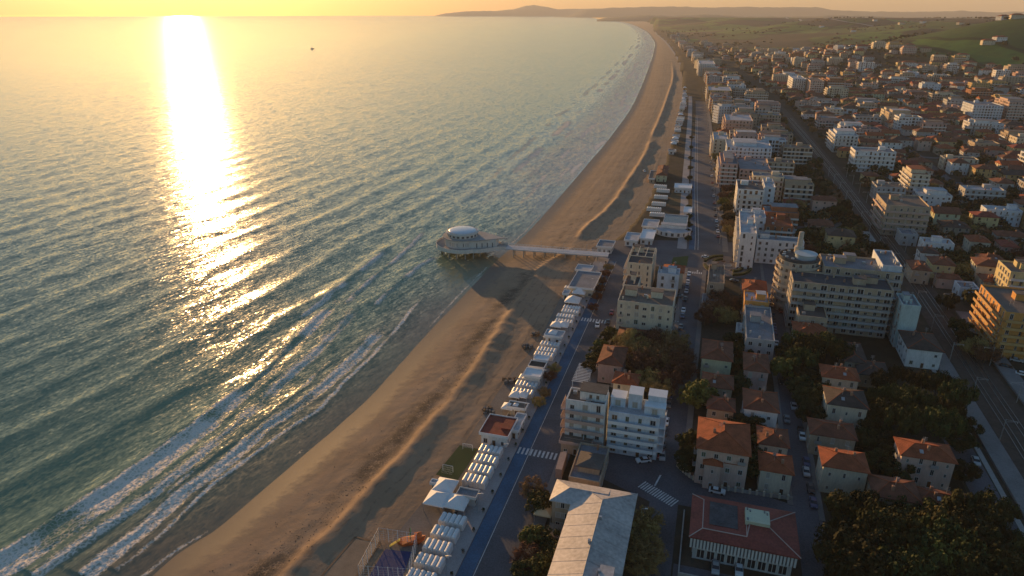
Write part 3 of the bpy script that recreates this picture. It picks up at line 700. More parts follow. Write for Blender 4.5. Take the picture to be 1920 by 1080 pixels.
def put_windows(root, f, zs, ww, wh, gap, near, rnd, sides='flr', shut=.35, skip_door=False, style=None, balc=False):
    b = MB()
    for si, (L, p, dr, rz) in enumerate(facades(f, sides)):
        n = max(1, int((L - 0.8) / gap)); wpat = [rnd.choice((1, 1, .62, 1.25)) for _ in range(n)]; hpat = [rnd.choice((1, 1, .7, 1.25)) for _ in range(n)]; ww0, wh0 = ww, wh; ctr = rnd.random() < .5
        for fl, z in enumerate(zs):
            for i in range(n):
                t = (i + .5) * L / n; x, y = p[0] + dr[0] * t, p[1] + dr[1] * t
                if rnd.random() < .06: continue
                kk = min(i, n - 1 - i) if ctr else i; ww = ww0 * wpat[kk]; wh = min(wh0 * hpat[kk], wh0 * 1.25)
                k = 0 if rnd.random() > shut else (style if style is not None else rnd.choice((1, 2, 3)))
                if near:
                    if fl == 0 and si == 0 and i == n // 2 and not skip_door:
                        link('door', DOOR, root, (x, y, 0.02), rz, (1.1, 1, 2.1)); continue
                    link('window', WIN[k], root, (x, y, z), rz, (ww, 1, wh))
                    if fl > 0 and not balc and rnd.random() < .12:
                        bl = link('balcony', cbox(1.9, .9, .14, M_concrete), root, (x + math.sin(rz) * .46, y - math.cos(rz) * .46, z - .32), rz); link('railing', cbox(1.86, .06, .85, M_metal), bl, (0, -.4, .142))
                else:
                    ox, oy = math.sin(rz) * .05, -math.cos(rz) * .05
                    hx, hy = dr[0] * ww / 2, dr[1] * ww / 2
                    b.add([(x - hx + ox, y - hy + oy, z), (x + hx + ox, y + hy + oy, z), (x + hx + ox, y + hy + oy, z + wh), (x - hx + ox, y - hy + oy, z + wh)], [(0, 1, 2, 3)], 0 if k == 0 else 1)
                    b.add([(x - hx * 1.2 + ox * 2.5, y - hy * 1.2 + oy * 2.5, z - .06), (x + hx * 1.2 + ox * 2.5, y + hy * 1.2 + oy * 2.5, z - .06), (x + hx * 1.2, y + hy * 1.2, z - .02), (x - hx * 1.2, y - hy * 1.2, z - .02)], [(0, 1, 2, 3)], 2)
    if not near and b.v: tag(b.build('window', [M_glass, M_shut[(1 if style is None else style) - 1], M_trim], root), kind='stuff')
def wall_shell(f, h, pp, m, root, th=.28):
    w, d = f.w / 2, f.d / 2; b = MB()
    o = [(-w, -d), (w, -d), (w, d), (-w, d)]; i_ = [(-w + th, -d + th), (w - th, -d + th), (w - th, d - th), (-w + th, d - th)]
    H = h + pp
    v = [(x, y, -.3) for x, y in o] + [(x, y, H) for x, y in o] + [(x, y, H) for x, y in i_] + [(x, y, h - .2) for x, y in i_]
    fs = []
    for k in range(4):
        j = (k + 1) % 4; fs += [(k, j, 4 + j, 4 + k), (4 + k, 4 + j, 8 + j, 8 + k), (8 + k, 8 + j, 12 + j, 12 + k)]
    b.add(v, fs); return b.build('wall', m, root)
GABLES = []
def flat_building(name, label, f, floors, wall, roof, near=True, bal='', bmat=None, hut=1, clutter=3, group=None, cat='building', shut=.3, pp=.7, ww=1.2, gap=2.9, sides='flr', seed=0, solid_bal=True, ground=True):
    rnd = random.Random(seed + int(f.c.x * 7 + f.c.y * 3)); root = empty(name, f.loc(), f.rz); register(f)
    tag(root, label, cat, group)
    wm = WALL[wall]; fh = f.h / floors
    wall_shell(f, f.h, pp, wm, root)
    ibox('roof', -f.w / 2 + .285, -f.d / 2 + .285, f.h - .15, f.w / 2 - .285, f.d / 2 - .285, f.h, ROOF[roof], root)
    tall = fh * .52 if not bal else fh * .62
    put_windows(root, f, [k * fh + fh * .28 for k in range(0 if ground else 1, floors)], ww, min(tall, 2.1), gap, near, rnd, sides, shut, balc=bool(bal))
    bm = bmat or M_trim; b = MB(); dp = 1.5
    for (L, p, dr, rz), sd in zip(facades(f, bal), bal):
        ins = 0.3
        nx, ny = math.sin(rz), -math.cos(rz)
        for k in range(1, floors):
            z = k * fh - .02
            cx, cy = p[0] + dr[0] * L / 2 + nx * dp / 2, p[1] + dr[1] * L / 2 + ny * dp / 2
            if near:
                bl = link('balcony', cbox(L - ins, dp - .01, .2, bm), root, (cx + nx * .006, cy + ny * .006, z), rz)
                ex = dp / 2 - .07
                rl = link('railing', cbox(L - ins - .02, .1, .85, bm if solid_bal else M_metal), bl, (0, -ex, .2))
                if k % 2 and L > 8:
                    link('divider', cbox(.12, dp - .3, fh * .7, wm), bl, (L * .1 * ((k % 3) - 1), .05, .2))
            else:
                b.box(cx - (L - ins) / 2, cy - dp / 2 + .01, z, cx + (L - ins) / 2, cy + dp / 2, z + .2, 0, rz, (cx, cy))
                b.box(cx - (L - ins) / 2, cy - dp / 2 + .02, z + .2, cx + (L - ins) / 2, cy - dp / 2 + .1, z + 1.05, 0, rz, (cx, cy))
    if b.v: tag(b.build('balcony', bm, root), kind='stuff')
    w, d = f.w / 2 - .8, f.d / 2 - .8
    for k in range(hut):
        hw, hd = min(2.2, w * .45), min(1.9, d * .45); x = rnd.uniform(-w + hw, w - hw); y = rnd.uniform(-d * .1, d - hd)
        hb = ibox('roof_hut', x - hw, y - hd, f.h + .001, x + hw, y + hd, f.h + 2.5, wm, root)
        ibox('hut_roof', -hw - .15, -hd - .15, 2.505, hw + .15, hd + .15, 2.68, ROOF[roof], hb) if near else None
    if not near and floors > 2 and rnd.random() < .55:
        aw, ad = f.w * rnd.uniform(.25, .42), f.d * rnd.uniform(.28, .42); ox = rnd.uniform(-.1, .1) * f.w
        pb = ibox('penthouse', ox - aw, -ad * .8, f.h + .004, ox + aw, ad, f.h + 2.7, wm, root)
        ibox('penthouse_roof', -aw - .4, -ad * .9 - .4, 2.705, aw + .4, ad * .9 + .4, 2.9, ROOF[roof], pb)
    for k in range(clutter):
        x, y = rnd.uniform(-w, w), rnd.uniform(-d, d); c = rnd.random()
        if c < .4: ibox('chimney', x - .3, y - .3, f.h + .002, x + .3, y + .3, f.h + rnd.uniform(1.1, 1.9), M_chim if c < .2 else wm, root)
        elif c < .75: ibox('cooling_unit', x - .6, y - .4, f.h + .003, x + .6, y + .4, f.h + .95, M_metal, root)
        elif near:
            q = MB(); q.tube((x, y, f.h), (x, y, f.h + 2.6), .04, n=4)
            for zz in (1.9, 2.2, 2.5): q.box(x - .5, y - .02, f.h + zz, x + .5, y + .02, f.h + zz + .04)
            q.build('antenna', M_metal, root)
    return root
def hip_roof(root, w, d, h, rise, m, ov=.55, gable=False, cap=True):
    """tiled roof over a w x d house, ridge along the longer side"""
    W, D = w / 2 + ov, d / 2 + ov; b = MB()
    if W >= D: ins = 0 if gable else D * .9; r0, r1 = (-W + ins, 0), (W - ins, 0)
    else: ins = 0 if gable else W * .9; r0, r1 = (0, -D + ins), (0, D - ins)
    e = [(-W, -D), (W, -D), (W, D), (-W, D)]; th = .18
    v = [(x, y, h - th) for x, y in e] + [(x, y, h) for x, y in e] + [(*r0, h + rise), (*r1, h + rise)]
    fs = [(0, 1, 5, 4), (1, 2, 6, 5), (2, 3, 7, 6), (3, 0, 4, 7), (3, 2, 1, 0)]
    fs += [(4, 5, 9, 8), (5, 6, 9), (6, 7, 8, 9), (7, 4, 8)] if W >= D else [(4, 5, 8), (5, 6, 9, 8), (6, 7, 9), (7, 4, 8, 9)]
    b.add(v, fs); o = b.build('roof', m, root)
    if cap:
        q = MB(); pr = [(*r0, h + rise), (*r1, h + rise)]
        q.tube(pr[0], pr[1], .16, n=5)
        if not gable:
            cs = [(0, 0), (3, 0), (1, 1), (2, 1)] if W >= D else [(0, 0), (1, 0), (2, 1), (3, 1)]
            for ci, ri in cs: q.tube((*e[ci], h), pr[ri], .13, n=5)
        q.build('ridge_tiles', ROOF['terracotta'], o)
    return o, r0, r1
def house(name, label, f, floors, wall, roof, near=True, rise=None, gable=False, group=None, cat='house', shut=.45, chim=2, seed=0, dormer=False, sides='flr'):
    rnd = random.Random(seed + int(f.c.x * 5 + f.c.y * 11)); root = empty(name, f.loc(), f.rz); register(f, 1.0); tag(root, label, cat, group)
    wm = WALL[wall]; fh = f.h / floors; rise = rise or min(f.w, f.d) * .21
    b = MB(); b.box(-f.w / 2, -f.d / 2, -.3, f.w / 2, f.d / 2, f.h - .19); b.build('wall', wm, root)
    ro, r0, r1 = hip_roof(root, f.w, f.d, f.h, rise, ROOF[roof], gable=gable, cap=near)
    put_windows(root, f, [k * fh + fh * .3 for k in range(floors)], .95, min(1.5, fh * .5), 2.9 if near else 3.3, near, rnd, sides, shut, style=rnd.choice((1, 2, 3)))
    if near:
        link('cornice', cbox(f.w + .3, f.d + .3, .22, M_trim), root, (0, 0, f.h - .42))
    if near:
        x, y = rnd.uniform(-.2, .2) * f.w, rnd.uniform(-.2, .2) * f.d; q = MB(); q.tube((x, y, f.h), (x, y, f.h + rise + 2.2), .05, n=4)
        for zz in (1.2, 1.6, 2.0): q.box(x - .6, y - .03, f.h + rise + zz, x + .6, y + .03, f.h + rise + zz + .05)
        q.build('antenna', M_metal, ro)
        if rnd.random() < .6:
            sx = rnd.choice((-1, 1)) * f.w * .12; sk = link('skylight', cbox(.9, 1.2, .12, M_metal), ro, (sx, -f.d * .30, f.h + rise * .40 + .1)); sk.rotation_euler = (math.atan2(rise, f.d / 2 + .55), 0, 0)
    for k in range(chim):
        x, y = rnd.uniform(-.28, .28) * f.w, rnd.uniform(-.28, .28) * f.d
        fr = 1 - max(abs(x) / (f.w / 2), abs(y) / (f.d / 2)) if not gable else .5
        z = f.h + rise * max(0, fr) * .8 - .2
        c = ibox('chimney', x - .32, y - .32, z, x + .32, y + .32, z + 1.7, M_chim, ro)
    return root
# ------------------------------------------------------------------ the round pavilion on the water and its pier
def rotunda():
    C = Vector(G(868, 456, 5.0)); pe = Vector(G(1141, 478, 4.6)); ax = (pe - C).normalized(); ang = math.atan2(ax.y, ax.x)
    root = empty('pier_pavilion', (C.x, C.y, 0), ang)
    tag(root, 'round white domed pavilion on a curved deck over the water at the pier end', 'pavilion')
    W = mat('pavilion_white', (.60, .59, .56), .7, .12, .4, 3, streak=True); Dk = mat('pavilion_deck', (.36, .33, .30), .85, .2, .3, 3)
    Rf = mat('pavilion_roof', (.36, .36, .35), .8, .15, .3, 3); Dm = mat('dome_sheet', (.62, .66, .70), .35, .08, metal=.2)
    def outline(r, L, hw, n=40):
        """circle that runs out into a neck of half width hw at x = L"""
        a = math.radians(52); p = [(r * math.cos(t), r * math.sin(t)) for t in np.linspace(a, 2 * math.pi - a, n)]
        x0, y0 = p[-1]; q = []
        for k in np.linspace(0.12, 1, 9): e = k * k * (3 - 2 * k); q.append((x0 + (L - x0) * k, y0 + (-hw - y0) * e))
        return p + q + [(x, -y) for x, y in reversed(q)]
    b = MB(); b.prism(outline(14.2, 24, 3.0), 4.1, 5.0); b.build('deck', Dk, root)
    b = MB(); o = outline(14.25, 24, 3.05); n = len(o)
    for i in range(n):
        if i == n - 10: continue
        p, q = o[i], o[(i + 1) % n]; b.add([(*p, 3.9), (*q, 3.9), (*q, 5.0), (*p, 5.0)], [(0, 1, 2, 3)])
        ip, iq = (p[0] * .985, p[1] * .985), (q[0] * .985, q[1] * .985)
        b.add([(*p, 5.0), (*q, 5.0), (*q, 5.95), (*p, 5.95), (*ip, 5.0), (*iq, 5.0), (*iq, 5.95), (*ip, 5.95)], [(0, 1, 2, 3), (5, 4, 7, 6), (3, 2, 6, 7)])
    b.build('parapet', W, root)
    b = MB(); b.prism(outline(9.6, 19, 3.2, 32), 5.0, 9.2); b.build('wall', W, root)
    b = MB(); b.prism(outline(10.6, 24.5, .4, 32), 9.203, 9.65); b.build('roof', Rf, root)
    b = MB(); b.lathe([(8.0, 9.655), (8.0, 11.5), (8.6, 11.5), (8.6, 12.0), (7.6, 12.05)], 40); b.build('drum', W, root)
    b = MB(); b.lathe([(7.5, 11.9), (7.5, 12.3)] + [(7.3 * math.cos(t), 12.3 + 0.85 * math.sin(t)) for t in np.linspace(0, 1.5, 9)] + [(.01, 13.16)], 40); dm = b.build('dome', Dm, root, smooth=True)
    b = MB(); b.lathe([(7.55, 12.06), (7.9, 12.06), (7.9, 12.45), (7.55, 12.45)], 40); b.build('rim', W, dm)
    for i in range(18):
        t = math.radians(60 + i * 240 / 17); x, y = 9.55 * math.cos(t), 9.55 * math.sin(t)
        link('window', WIN[0], root, (x, y, 6.0), t + math.pi / 2, (1.5, 1, 2.0))
    for i in range(20):
        t = math.radians(i * 18); link('drum_window', WIN[0], root, (7.98 * math.cos(t), 7.98 * math.sin(t), 10.0), t + math.pi / 2, (1.5, 1, 1.1))
    o = outline(9.6, 19, 3.2, 32)
    for sgn in (-1, 1):
        for x in (9.5, 12, 14.5, 17):
            e = min(1, max(0, (x - 5.9) / 13.1)); e2 = e * e * (3 - 2 * e); y = sgn * (7.56 + (3.2 - 7.56) * e2 + .02)
            link('window', WIN[0], root, (x, y, 5.3), math.pi if sgn > 0 else 0, (.9, 1, 2.6))
    for r_, n_ in ((5, 7), (11.5, 16)):
        for i in range(n_):
            t = 2 * math.pi * i / n_; q = MB(); q.tube((r_ * math.cos(t), r_ * math.sin(t), -3), (r_ * math.cos(t), r_ * math.sin(t), 4.1), .38, n=8); q.build('pile', M_concrete, root)
    # the pier
    L0 = 24.0; L1 = (pe - C).length
    pr = empty('pier', (C.x + ax.x * L0, C.y + ax.y * L0, 0), ang); tag(pr, 'long pale concrete footbridge pier from square to domed pavilion', 'pier')
    L = L1 - L0; b = MB(); b.box(.05, -3.1, 4.3, L, 3.1, 4.85); b.build('deck', mat('pier_deck', (.56, .56, .57), .85, .15, .3, 3), pr)
    for sgn in (-1, 1):
        b = MB(); y = sgn * 3.0
        b.box(.1, y - .05, 5.75, L, y + .05, 5.83)
        b.box(.1, y - .03, 5.3, L, y + .03, 5.35)
        for x in np.arange(.3, L, 1.6): b.box(x - .04, y - .04, 4.85, x + .04, y + .04, 5.75)
        b.build('railing', M_whitep, pr)
    for x in np.arange(4, L - 3, 5.5):
        for y in (-1.7, 1.7):
            q = MB(); q.tube((x, y, -2.5), (x, y, 4.3), .28, n=8); q.build('pile', M_concrete, pr)
    for x in np.arange(6, L, 12):
        q = MB(); q.tube((x, 2.2, 4.85), (x, 2.2, 8.4), .06, n=5); q.box(x - .15, 1.9, 8.35, x + .15, 2.3, 8.5); q.build('lamp_post', M_metal, pr)
    FOOTS.append((C.x, C.y, 20, 20, 0))
rotunda()

# ------------------------------------------------------------------ beach huts with barrel roofs, canvas pavilions
LBL = {}
M_cabin = mat('cabin_shell', (.72, .72, .71), .35, .07)
def vault_mesh():
    b = MB(); w, L, h, r = .62, 1.55, 1.55, .62
    pr = [(-w, 0), (-w, h)] + [(-w * math.cos(t), h + r * .85 * math.sin(t)) for t in np.linspace(.25, math.pi - .25, 7)] + [(w, h), (w, 0)]
    n = len(pr)
    v = [(x, -L, z) for x, z in pr] + [(x, L, z) for x, z in pr]
    b.add(v, [(i + 1, i, n + i, n + i + 1) for i in range(n - 1)] + [tuple(range(n)), tuple(range(2 * n - 1, n - 1, -1))], 0)
    return mesh('cabin', b.v, b.f, [M_cabin, M_shut[2]], None)
VAULT = vault_mesh(); CDOOR = cbox(.62, .05, 1.6, M_trim)
def cabin_row(x, y, n, rz, label, z=Z0 + .02, sc_=1.0, grp='rows of white beach cabins', doors=True):
    root = empty('cabin_row', (x, y, z), rz); tag(root, label, 'beach cabins', grp); root.scale = (sc_,) * 3
    for i in range(n):
        c = link('cabin', VAULT, root, ((i - (n - 1) / 2) * 1.30, 0, .02))
        if doors: link('door', CDOOR, c, (0, -1.58, .05))
    link('floor', cbox(n * 1.3 + .2, 3.4, .06, M_concrete), root, (0, 0, -.04))
    FOOTS.append((x, y, n * .7, 2.4, rz)); return root
def gazebo(x, y, w, rz, label, h=2.5, m=None, rise=None, name='canvas_gazebo', grp='white canvas gazebos'):
    root = empty(name, (x, y, Z0 + .02), rz); tag(root, label, 'gazebo', grp); W = w / 2; b = MB()
    rise = rise or w * .34
    b.add([(-W, -W, h), (W, -W, h), (W, W, h), (-W, W, h), (-W, -W, h - .3), (W, -W, h - .3), (W, W, h - .3), (-W, W, h - .3), (0, 0, h + rise)], [(0, 1, 8), (1, 2, 8), (2, 3, 8), (3, 0, 8), (4, 5, 1, 0), (5, 6, 2, 1), (6, 7, 3, 2), (7, 4, 0, 3), (7, 6, 5, 4)])
    b.build('canopy', m or M_canvas, root)
    for sx in (-1, 1):
        for sy in (-1, 1): link('post', cbox(.12, .12, h - .3, M_metal), root, (sx * (W - .15), sy * (W - .15), 0))
    FOOTS.append((x, y, W, W, rz)); return root
def kiosk(name, label, f, wall='white', roof='pale', fascia=None, near=True, cat='kiosk', grp=None, door=True):
    """low beach pavilion: walls, overhanging flat roof slab, openings"""
    root = empty(name, f.loc(), f.rz); tag(root, label, cat, grp); register(f, .5)
    h = f.h - .3; b = MB(); b.box(-f.w / 2 + .5, -f.d / 2 + .5, -.2, f.w / 2 - .5, f.d / 2 - .5, h); b.build('wall', WALL[wall], root)
    ro = ibox('roof', -f.w / 2, -f.d / 2, h + .003, f.w / 2, f.d / 2, f.h, ROOF[roof] if roof in ROOF else roof, root)
    b = MB()
    for x0, y0, x1, y1 in ((-f.w / 2 - .05, -f.d / 2 - .05, f.w / 2 + .05, -f.d / 2 + .1), (-f.w / 2 - .05, f.d / 2 - .1, f.w / 2 + .05, f.d / 2 + .05), (-f.w / 2 - .05, -f.d / 2 + .1, -f.w / 2 + .1, f.d / 2 - .1), (f.w / 2 - .1, -f.d / 2 + .1, f.w / 2 + .05, f.d / 2 - .1)):
        b.box(x0, y0, -.32, x1, y1, .55)
    link('fascia', mesh('fascia', b.v, b.f, fascia or M_whitep), ro, (0, 0, .15))
    g = Foot2(0, 0, f.w - 1.0, f.d - 1.0, h, 0, 0)
    put_windows(root, g, [.7], 1.3, 1.3, 2.2, near, random.Random(int(f.c.x)), 'flr', .3, skip_door=False)
    return root
for i, (px, py) in enumerate([(920, 852), (912, 870), (902, 889), (891, 908)]):
    x, y = G(px, py); cabin_row(x, y, 5, GA, ['white barrel-roofed cabin row nearest the red-roofed kiosk', 'second barrel-roofed cabin row from the red-roofed kiosk', 'third barrel-roofed cabin row from the red-roofed kiosk', 'barrel-roofed cabin row beside the football pitch, nearest the canvas gazebos'][i], sc_=1.02)
for i, (px, py) in enumerate([(849, 984), (835, 1008), (821, 1034), (806, 1062), (790, 1092)]):
    x, y = G(px, py); cabin_row(x, y, 5, GA, ['white barrel-roofed cabin row just below the three canvas gazebos', 'second barrel-roofed cabin row below the canvas gazebos', 'third barrel-roofed cabin row below the canvas gazebos', 'barrel-roofed cabin row nearest the bottom edge by the blue court', 'cabin row half cut off by the bottom edge'][i], sc_=1.02)
for i, (px, py, w) in enumerate([(836, 924, 5.6), (820, 949, 5.6), (858, 955, 5.6)]):
    x, y = G(px, py); gazebo(x, y, w, GA, ['white pyramid gazebo closest to the football pitch', 'leftmost of the three big white pyramid gazebos', 'right-hand of the three big white gazebos, above the cabin rows'][i])
kiosk('beach_bar', 'low grey-roofed beach bar between gazebos and cabin rows', Foot(855, 928, 892, 914, 3.2), 'grey', 'grey', M_trim)
kiosk('site_container', 'small white container beside the pitch corner and gazebo', Foot(806, 906, 822, 899, 2.4), 'white', 'pale')
r_ = kiosk('red_roof_kiosk', 'white beach kiosk with red flat roof beside the promenade', Foot(898, 812, 952, 777, 4.0), 'white', 'red')
ibox('roof_step', 1.2, -1.5, 4.02, 4.2, 3.5, 4.5, ROOF['red'], r_)
kiosk('white_annexe', 'narrow white flat annexe right beside the red-roofed kiosk', Foot(953, 806, 972, 775, 3.2), 'white', 'pale')
# the strip further along the beach, each piece where the photograph shows it
STRIP = [('c', 993, 716), ('c', 987, 728), ('c', 980, 742), ('c', 1031, 652), ('c', 1025, 663), ('c', 1020, 672), ('c', 1057, 609), ('c', 1060, 599), ('c', 1069, 590), ('c', 1072, 583), ('c', 1073, 546),
         ('g', 966, 752, 3.6), ('g', 980, 752, 3.6), ('g', 953, 774, 3.8), ('g', 967, 775, 3.8), ('g', 1043, 619, 4.4), ('g', 1056, 619, 4.4), ('g', 1036, 638, 6.0), ('g', 1074, 572, 6.5), ('g', 1086, 556, 6.0)]
ord_c = ['second', 'third', 'fourth', 'fifth', 'sixth', 'seventh', 'eighth', 'ninth', 'tenth', 'eleventh', 'twelfth']
nc = ng = 0
for e in sorted(STRIP, key=lambda e: -e[2]):
    x, y = G(e[1], e[2])
    if e[0] == 'c': cabin_row(x, y, 6, GA, ('nearest' if nc == 0 else ord_c[nc - 1]) + ' cabin row up the beach between red-roofed kiosk and pier', sc_=.95, grp='rows of white beach cabins'); nc += 1
    else: gazebo(x, y, e[3], GA, ('nearest' if ng == 0 else ord_c[ng - 1]) + ' white gazebo up the beach between red-roofed kiosk and pier'); ng += 1
kiosk('beach_bar', 'brown-roofed long beach bar between two pairs of small gazebos', Foot(950, 763, 985, 752, 3.2), 'cream', 'earth')
kiosk('white_kiosk', 'big white flat-roofed beach pavilion halfway to the pier', Foot(980, 704, 1013, 690, 3.6), 'white', M_whitep)
kiosk('white_kiosk', 'open-framed white pavilion with dark centre, next to the big flat one', Foot(990, 687, 1020, 676, 3.2), 'white', 'dark')
kiosk('white_kiosk', 'small white flat kiosk below the sixth cabin row', Foot(1000, 674, 1027, 665, 3.4), 'white', M_whitep)
kiosk('white_kiosk', 'white L-edged kiosk between the gazebos halfway to the pier', Foot(1020, 629, 1054, 618, 3.4), 'blue_white', 'pale')
kiosk('beach_restaurant', 'dark grey flat-roofed beach restaurant nearest the pier', Foot(1066, 538, 1113, 508, 4.2), 'cream', 'grey')
kiosk('white_kiosk', 'pale kiosk behind the dark-roofed beach restaurant', Foot(1078, 506, 1108, 496, 3.2), 'white', 'pale')
kiosk('white_kiosk', 'small white kiosk seaward of the dark-roofed restaurant', Foot(1054, 551, 1066, 544, 2.8), 'white', 'pale')
kiosk('beach_bar', 'grey kiosk beside the pier root on its far side', Foot(1118, 462, 1148, 450, 3.6), 'white', 'grey')
# scrub and stored gear bundled on the sand
for i, (px, py, w) in enumerate([(978, 716, 5.0), (1008, 652, 3.6), (1020, 628, 3.0), (938, 772, 4.0)]):
    x, y = G(px, py); b = MB(); rnd = random.Random(i)
    for k in range(16):
        a, c = rnd.uniform(-w / 2, w / 2), rnd.uniform(-w / 3, w / 3); s = rnd.uniform(.3, .8); b.box(a - s, c - s * .6, 0, a + s, c + s * .6, rnd.uniform(.4, 1.3), rnd.choice((0, 0, 1)), rnd.random() * 3, (a, c))
    tag(b.build('stored_beach_gear', [mat('tarpaulin', (.12, .13, .14), .7, .3, 1, 6), M_wood], loc=(x - 4, y, Z0)), ['dark heap of stored beach gear by the big white pavilion', 'dark heap of gear seaward of the sixth cabin row', 'small gear heap seaward of the L-edged kiosk', 'gear heap seaward of the brown-roofed bar'][i], 'stored gear', 'heaps of stored beach gear')
# goals, court cage, climbing ship
def goal(px, py, rz, label):
    x, y = G(px, py); root = empty('football_goal', (x, y, Z0 + .05), rz); tag(root, label, 'goal')
    b = MB(); b.tube((-1.5, 0, 0), (-1.5, 0, 2), .06, n=5); b.tube((1.5, 0, 0), (1.5, 0, 2), .06, n=5); b.tube((-1.5, 0, 2), (1.5, 0, 2), .06, n=5); b.build('goal_frame', M_whitep, root)
    b = MB()
    for k in np.linspace(-1.5, 1.5, 9): b.tube((k, 0, 2), (k, 1, 0), .015, n=3)
    for k in np.linspace(0, 1, 5): b.tube((-1.5, k, 2 - 2 * k), (1.5, k, 2 - 2 * k), .015, n=3)
    b.build('net', M_whitep, root)
goal(840, 884, GA + math.pi, 'small white football goal at the near end of the green pitch'); goal(877, 844, GA, 'small white football goal at the far end of the green pitch')
def cage():
    cs = [G(712, 1014), G(782, 1025), G(766, 1092), G(674, 1086)]
    root = empty('court_fence', (*cs[0], Z0)); tag(root, 'tall white wire fence around the blue beach court', 'fence')
    o = Vector(cs[0])
    for i in range(4):
        p, q = Vector(cs[i]) - o, Vector(cs[(i + 1) % 4]) - o; L = (q - p).length; n = int(L / 2.2)
        b = MB()
        for k in range(n * 2 + 1):
            c = p.lerp(q, k / (n * 2)); b.tube((*c, 0), (*c, 4), .02, n=3)
        for z in (.6, 1.2, 1.8, 2.4, 3.0, 3.95): b.tube((*p, z), (*q, z), .03 if z > 3.5 else .015, n=3)
        b.build('wire_panel', M_whitep, root)
        for k in range(n + 1):
            c = p.lerp(q, k / n); link('post', cbox(.12, .12, 4.05, M_whitep), root, (*c, 0))
cage()
def playship():
    x, y = G(770, 1018); root = empty('play_ship', (x, y, Z0), GA + .5); tag(root, 'orange and yellow climbing ship beside the blue court', 'play equipment')
    Or = mat('play_orange', (.55, .13, .03), .5, .15); Ye = mat('play_yellow', (.65, .45, .05), .5, .1); Gr = mat('play_green', (.05, .22, .12), .5, .1)
    b = MB(); b.add([(-3, 0, .2), (-2, -1, .1), (2, -1, .1), (3.2, 0, .3), (2, 1, .1), (-2, 1, .1), (-3.4, 0, 1.3), (-2, -1.3, 1.0), (2, -1.3, 1.0), (3.8, 0, 1.6), (2, 1.3, 1.0), (-2, 1.3, 1.0)], [(0, 1, 7, 6), (1, 2, 8, 7), (2, 3, 9, 8), (3, 4, 10, 9), (4, 5, 11, 10), (5, 0, 6, 11), (6, 7, 8, 9, 10, 11)]); b.build('hull', Or, root)
    b = MB(); b.tube((0, 0, 1), (0, 0, 4.6), .09, n=6); b.build('mast', M_wood, root)
    b = MB(); b.add([(-.1, -1.1, 2), (-.1, 1.1, 2), (.3, .8, 4.0), (.3, -.8, 4.0), (-.16, -1.1, 2), (-.16, 1.1, 2), (.24, .8, 4.0), (.24, -.8, 4.0)], [(0, 1, 2, 3), (7, 6, 5, 4), (0, 4, 5, 1), (2, 6, 7, 3)]); b.build('sail', Gr, root)
    b = MB(); b.add([(-2.4, -.4, 1.6), (-2.4, .4, 1.6), (-5, .4, .1), (-5, -.4, .1), (-2.4, -.4, 1.5), (-2.4, .4, 1.5), (-5, .4, 0), (-5, -.4, 0)], [(0, 1, 2, 3), (7, 6, 5, 4), (0, 3, 7, 4), (1, 5, 6, 2)]); b.build('slide', Ye, root)
    b = MB(); b.box(1.2, -.9, 1.0, 2.6, .9, 2.0); b.add([(1, -1.1, 2), (2.8, -1.1, 2), (2.8, 1.1, 2), (1, 1.1, 2), (1.9, 0, 2.9)], [(0, 1, 4), (1, 2, 4), (2, 3, 4), (3, 0, 4)]); b.build('cabin', Or, root)
playship()
# low wall between the huts and the promenade, planters along the cycle lane
b = MB(); b.box(-0.18, -160, 0, 0.18, 165, .75); tag(b.build('promenade_wall', M_concrete, loc=(*AB(0, -9.6), Z0), rz=GA), 'long low concrete wall between beach huts and promenade', 'wall')
PL = MB(); PL.lathe([(.28, 0), (.42, .5), (.38, .5)], 10, m=0); PL_POT = mesh('pot', PL.v, PL.f, M_concrete, PL.m)
_r = random.Random(4); SB = MB()
for k in range(60):
    a, e, r_ = _r.random() * 6.28, _r.random() * 1.6, .42 * _r.random() ** .4; c = Vector((r_ * math.cos(a) * math.cos(e), r_ * math.sin(a) * math.cos(e), .72 + r_ * math.sin(e)))
    u = Vector((_r.uniform(-1, 1), _r.uniform(-1, 1), _r.uniform(-1, 1))).normalized() * .14; w = u.orthogonal().normalized() * .12
    SB.add([c - u, c + w, c + u, c - w], [(0, 1, 2, 3)])
PL_BUSH = mesh('bush', SB.v, SB.f, mat('planter_leaf', (.03, .045, .018), .8, .3))
for k, a_ in enumerate(np.arange(-62, 168, 7.4)):
    x, y = AB(a_, -2.6); root = empty('promenade_planter', (x, y, Z0 + .16)); tag(root, 'round concrete planter with clipped bush along the cycle lane', 'planter', 'planters along the cycle lane')
    link('pot', PL_POT, root); link('bush', PL_BUSH, root, rz=k * 1.3)
LPM = MB(); LPM.tube((0, 0, 0), (0, 0, 6.2), .09, .06, n=6); LPM.tube((0, 0, 6.2), (.9, 0, 6.5), .05, n=5); LP_POLE = mesh('pole', LPM.v, LPM.f, M_metal); LPH = cbox(.7, .3, .14, M_trim)
def lamp(x, y, rz, z=Z0 + .16, label='thin grey street lamp on the promenade beside the cycle lane', grp='promenade street lamps'):
    root = empty('street_lamp', (x, y, z), rz); tag(root, label, 'street lamp', grp); link('pole', LP_POLE, root); link('lamp_head', LPH, root, (1.1, 0, 6.45))
for a_ in np.arange(-70, 165, 22): lamp(*AB(a_, -3.6), GA)
for a_ in np.arange(-20, 165, 28): lamp(*AB(a_, 36.4), GA, label='thin grey street lamp along the inner street', grp='inner street lamps')
for i in range(4, 60, 3):
    p = AVE[i]; lamp(p[0] + 9, p[1], math.pi, label='thin grey street lamp along the wide avenue', grp='avenue street lamps')
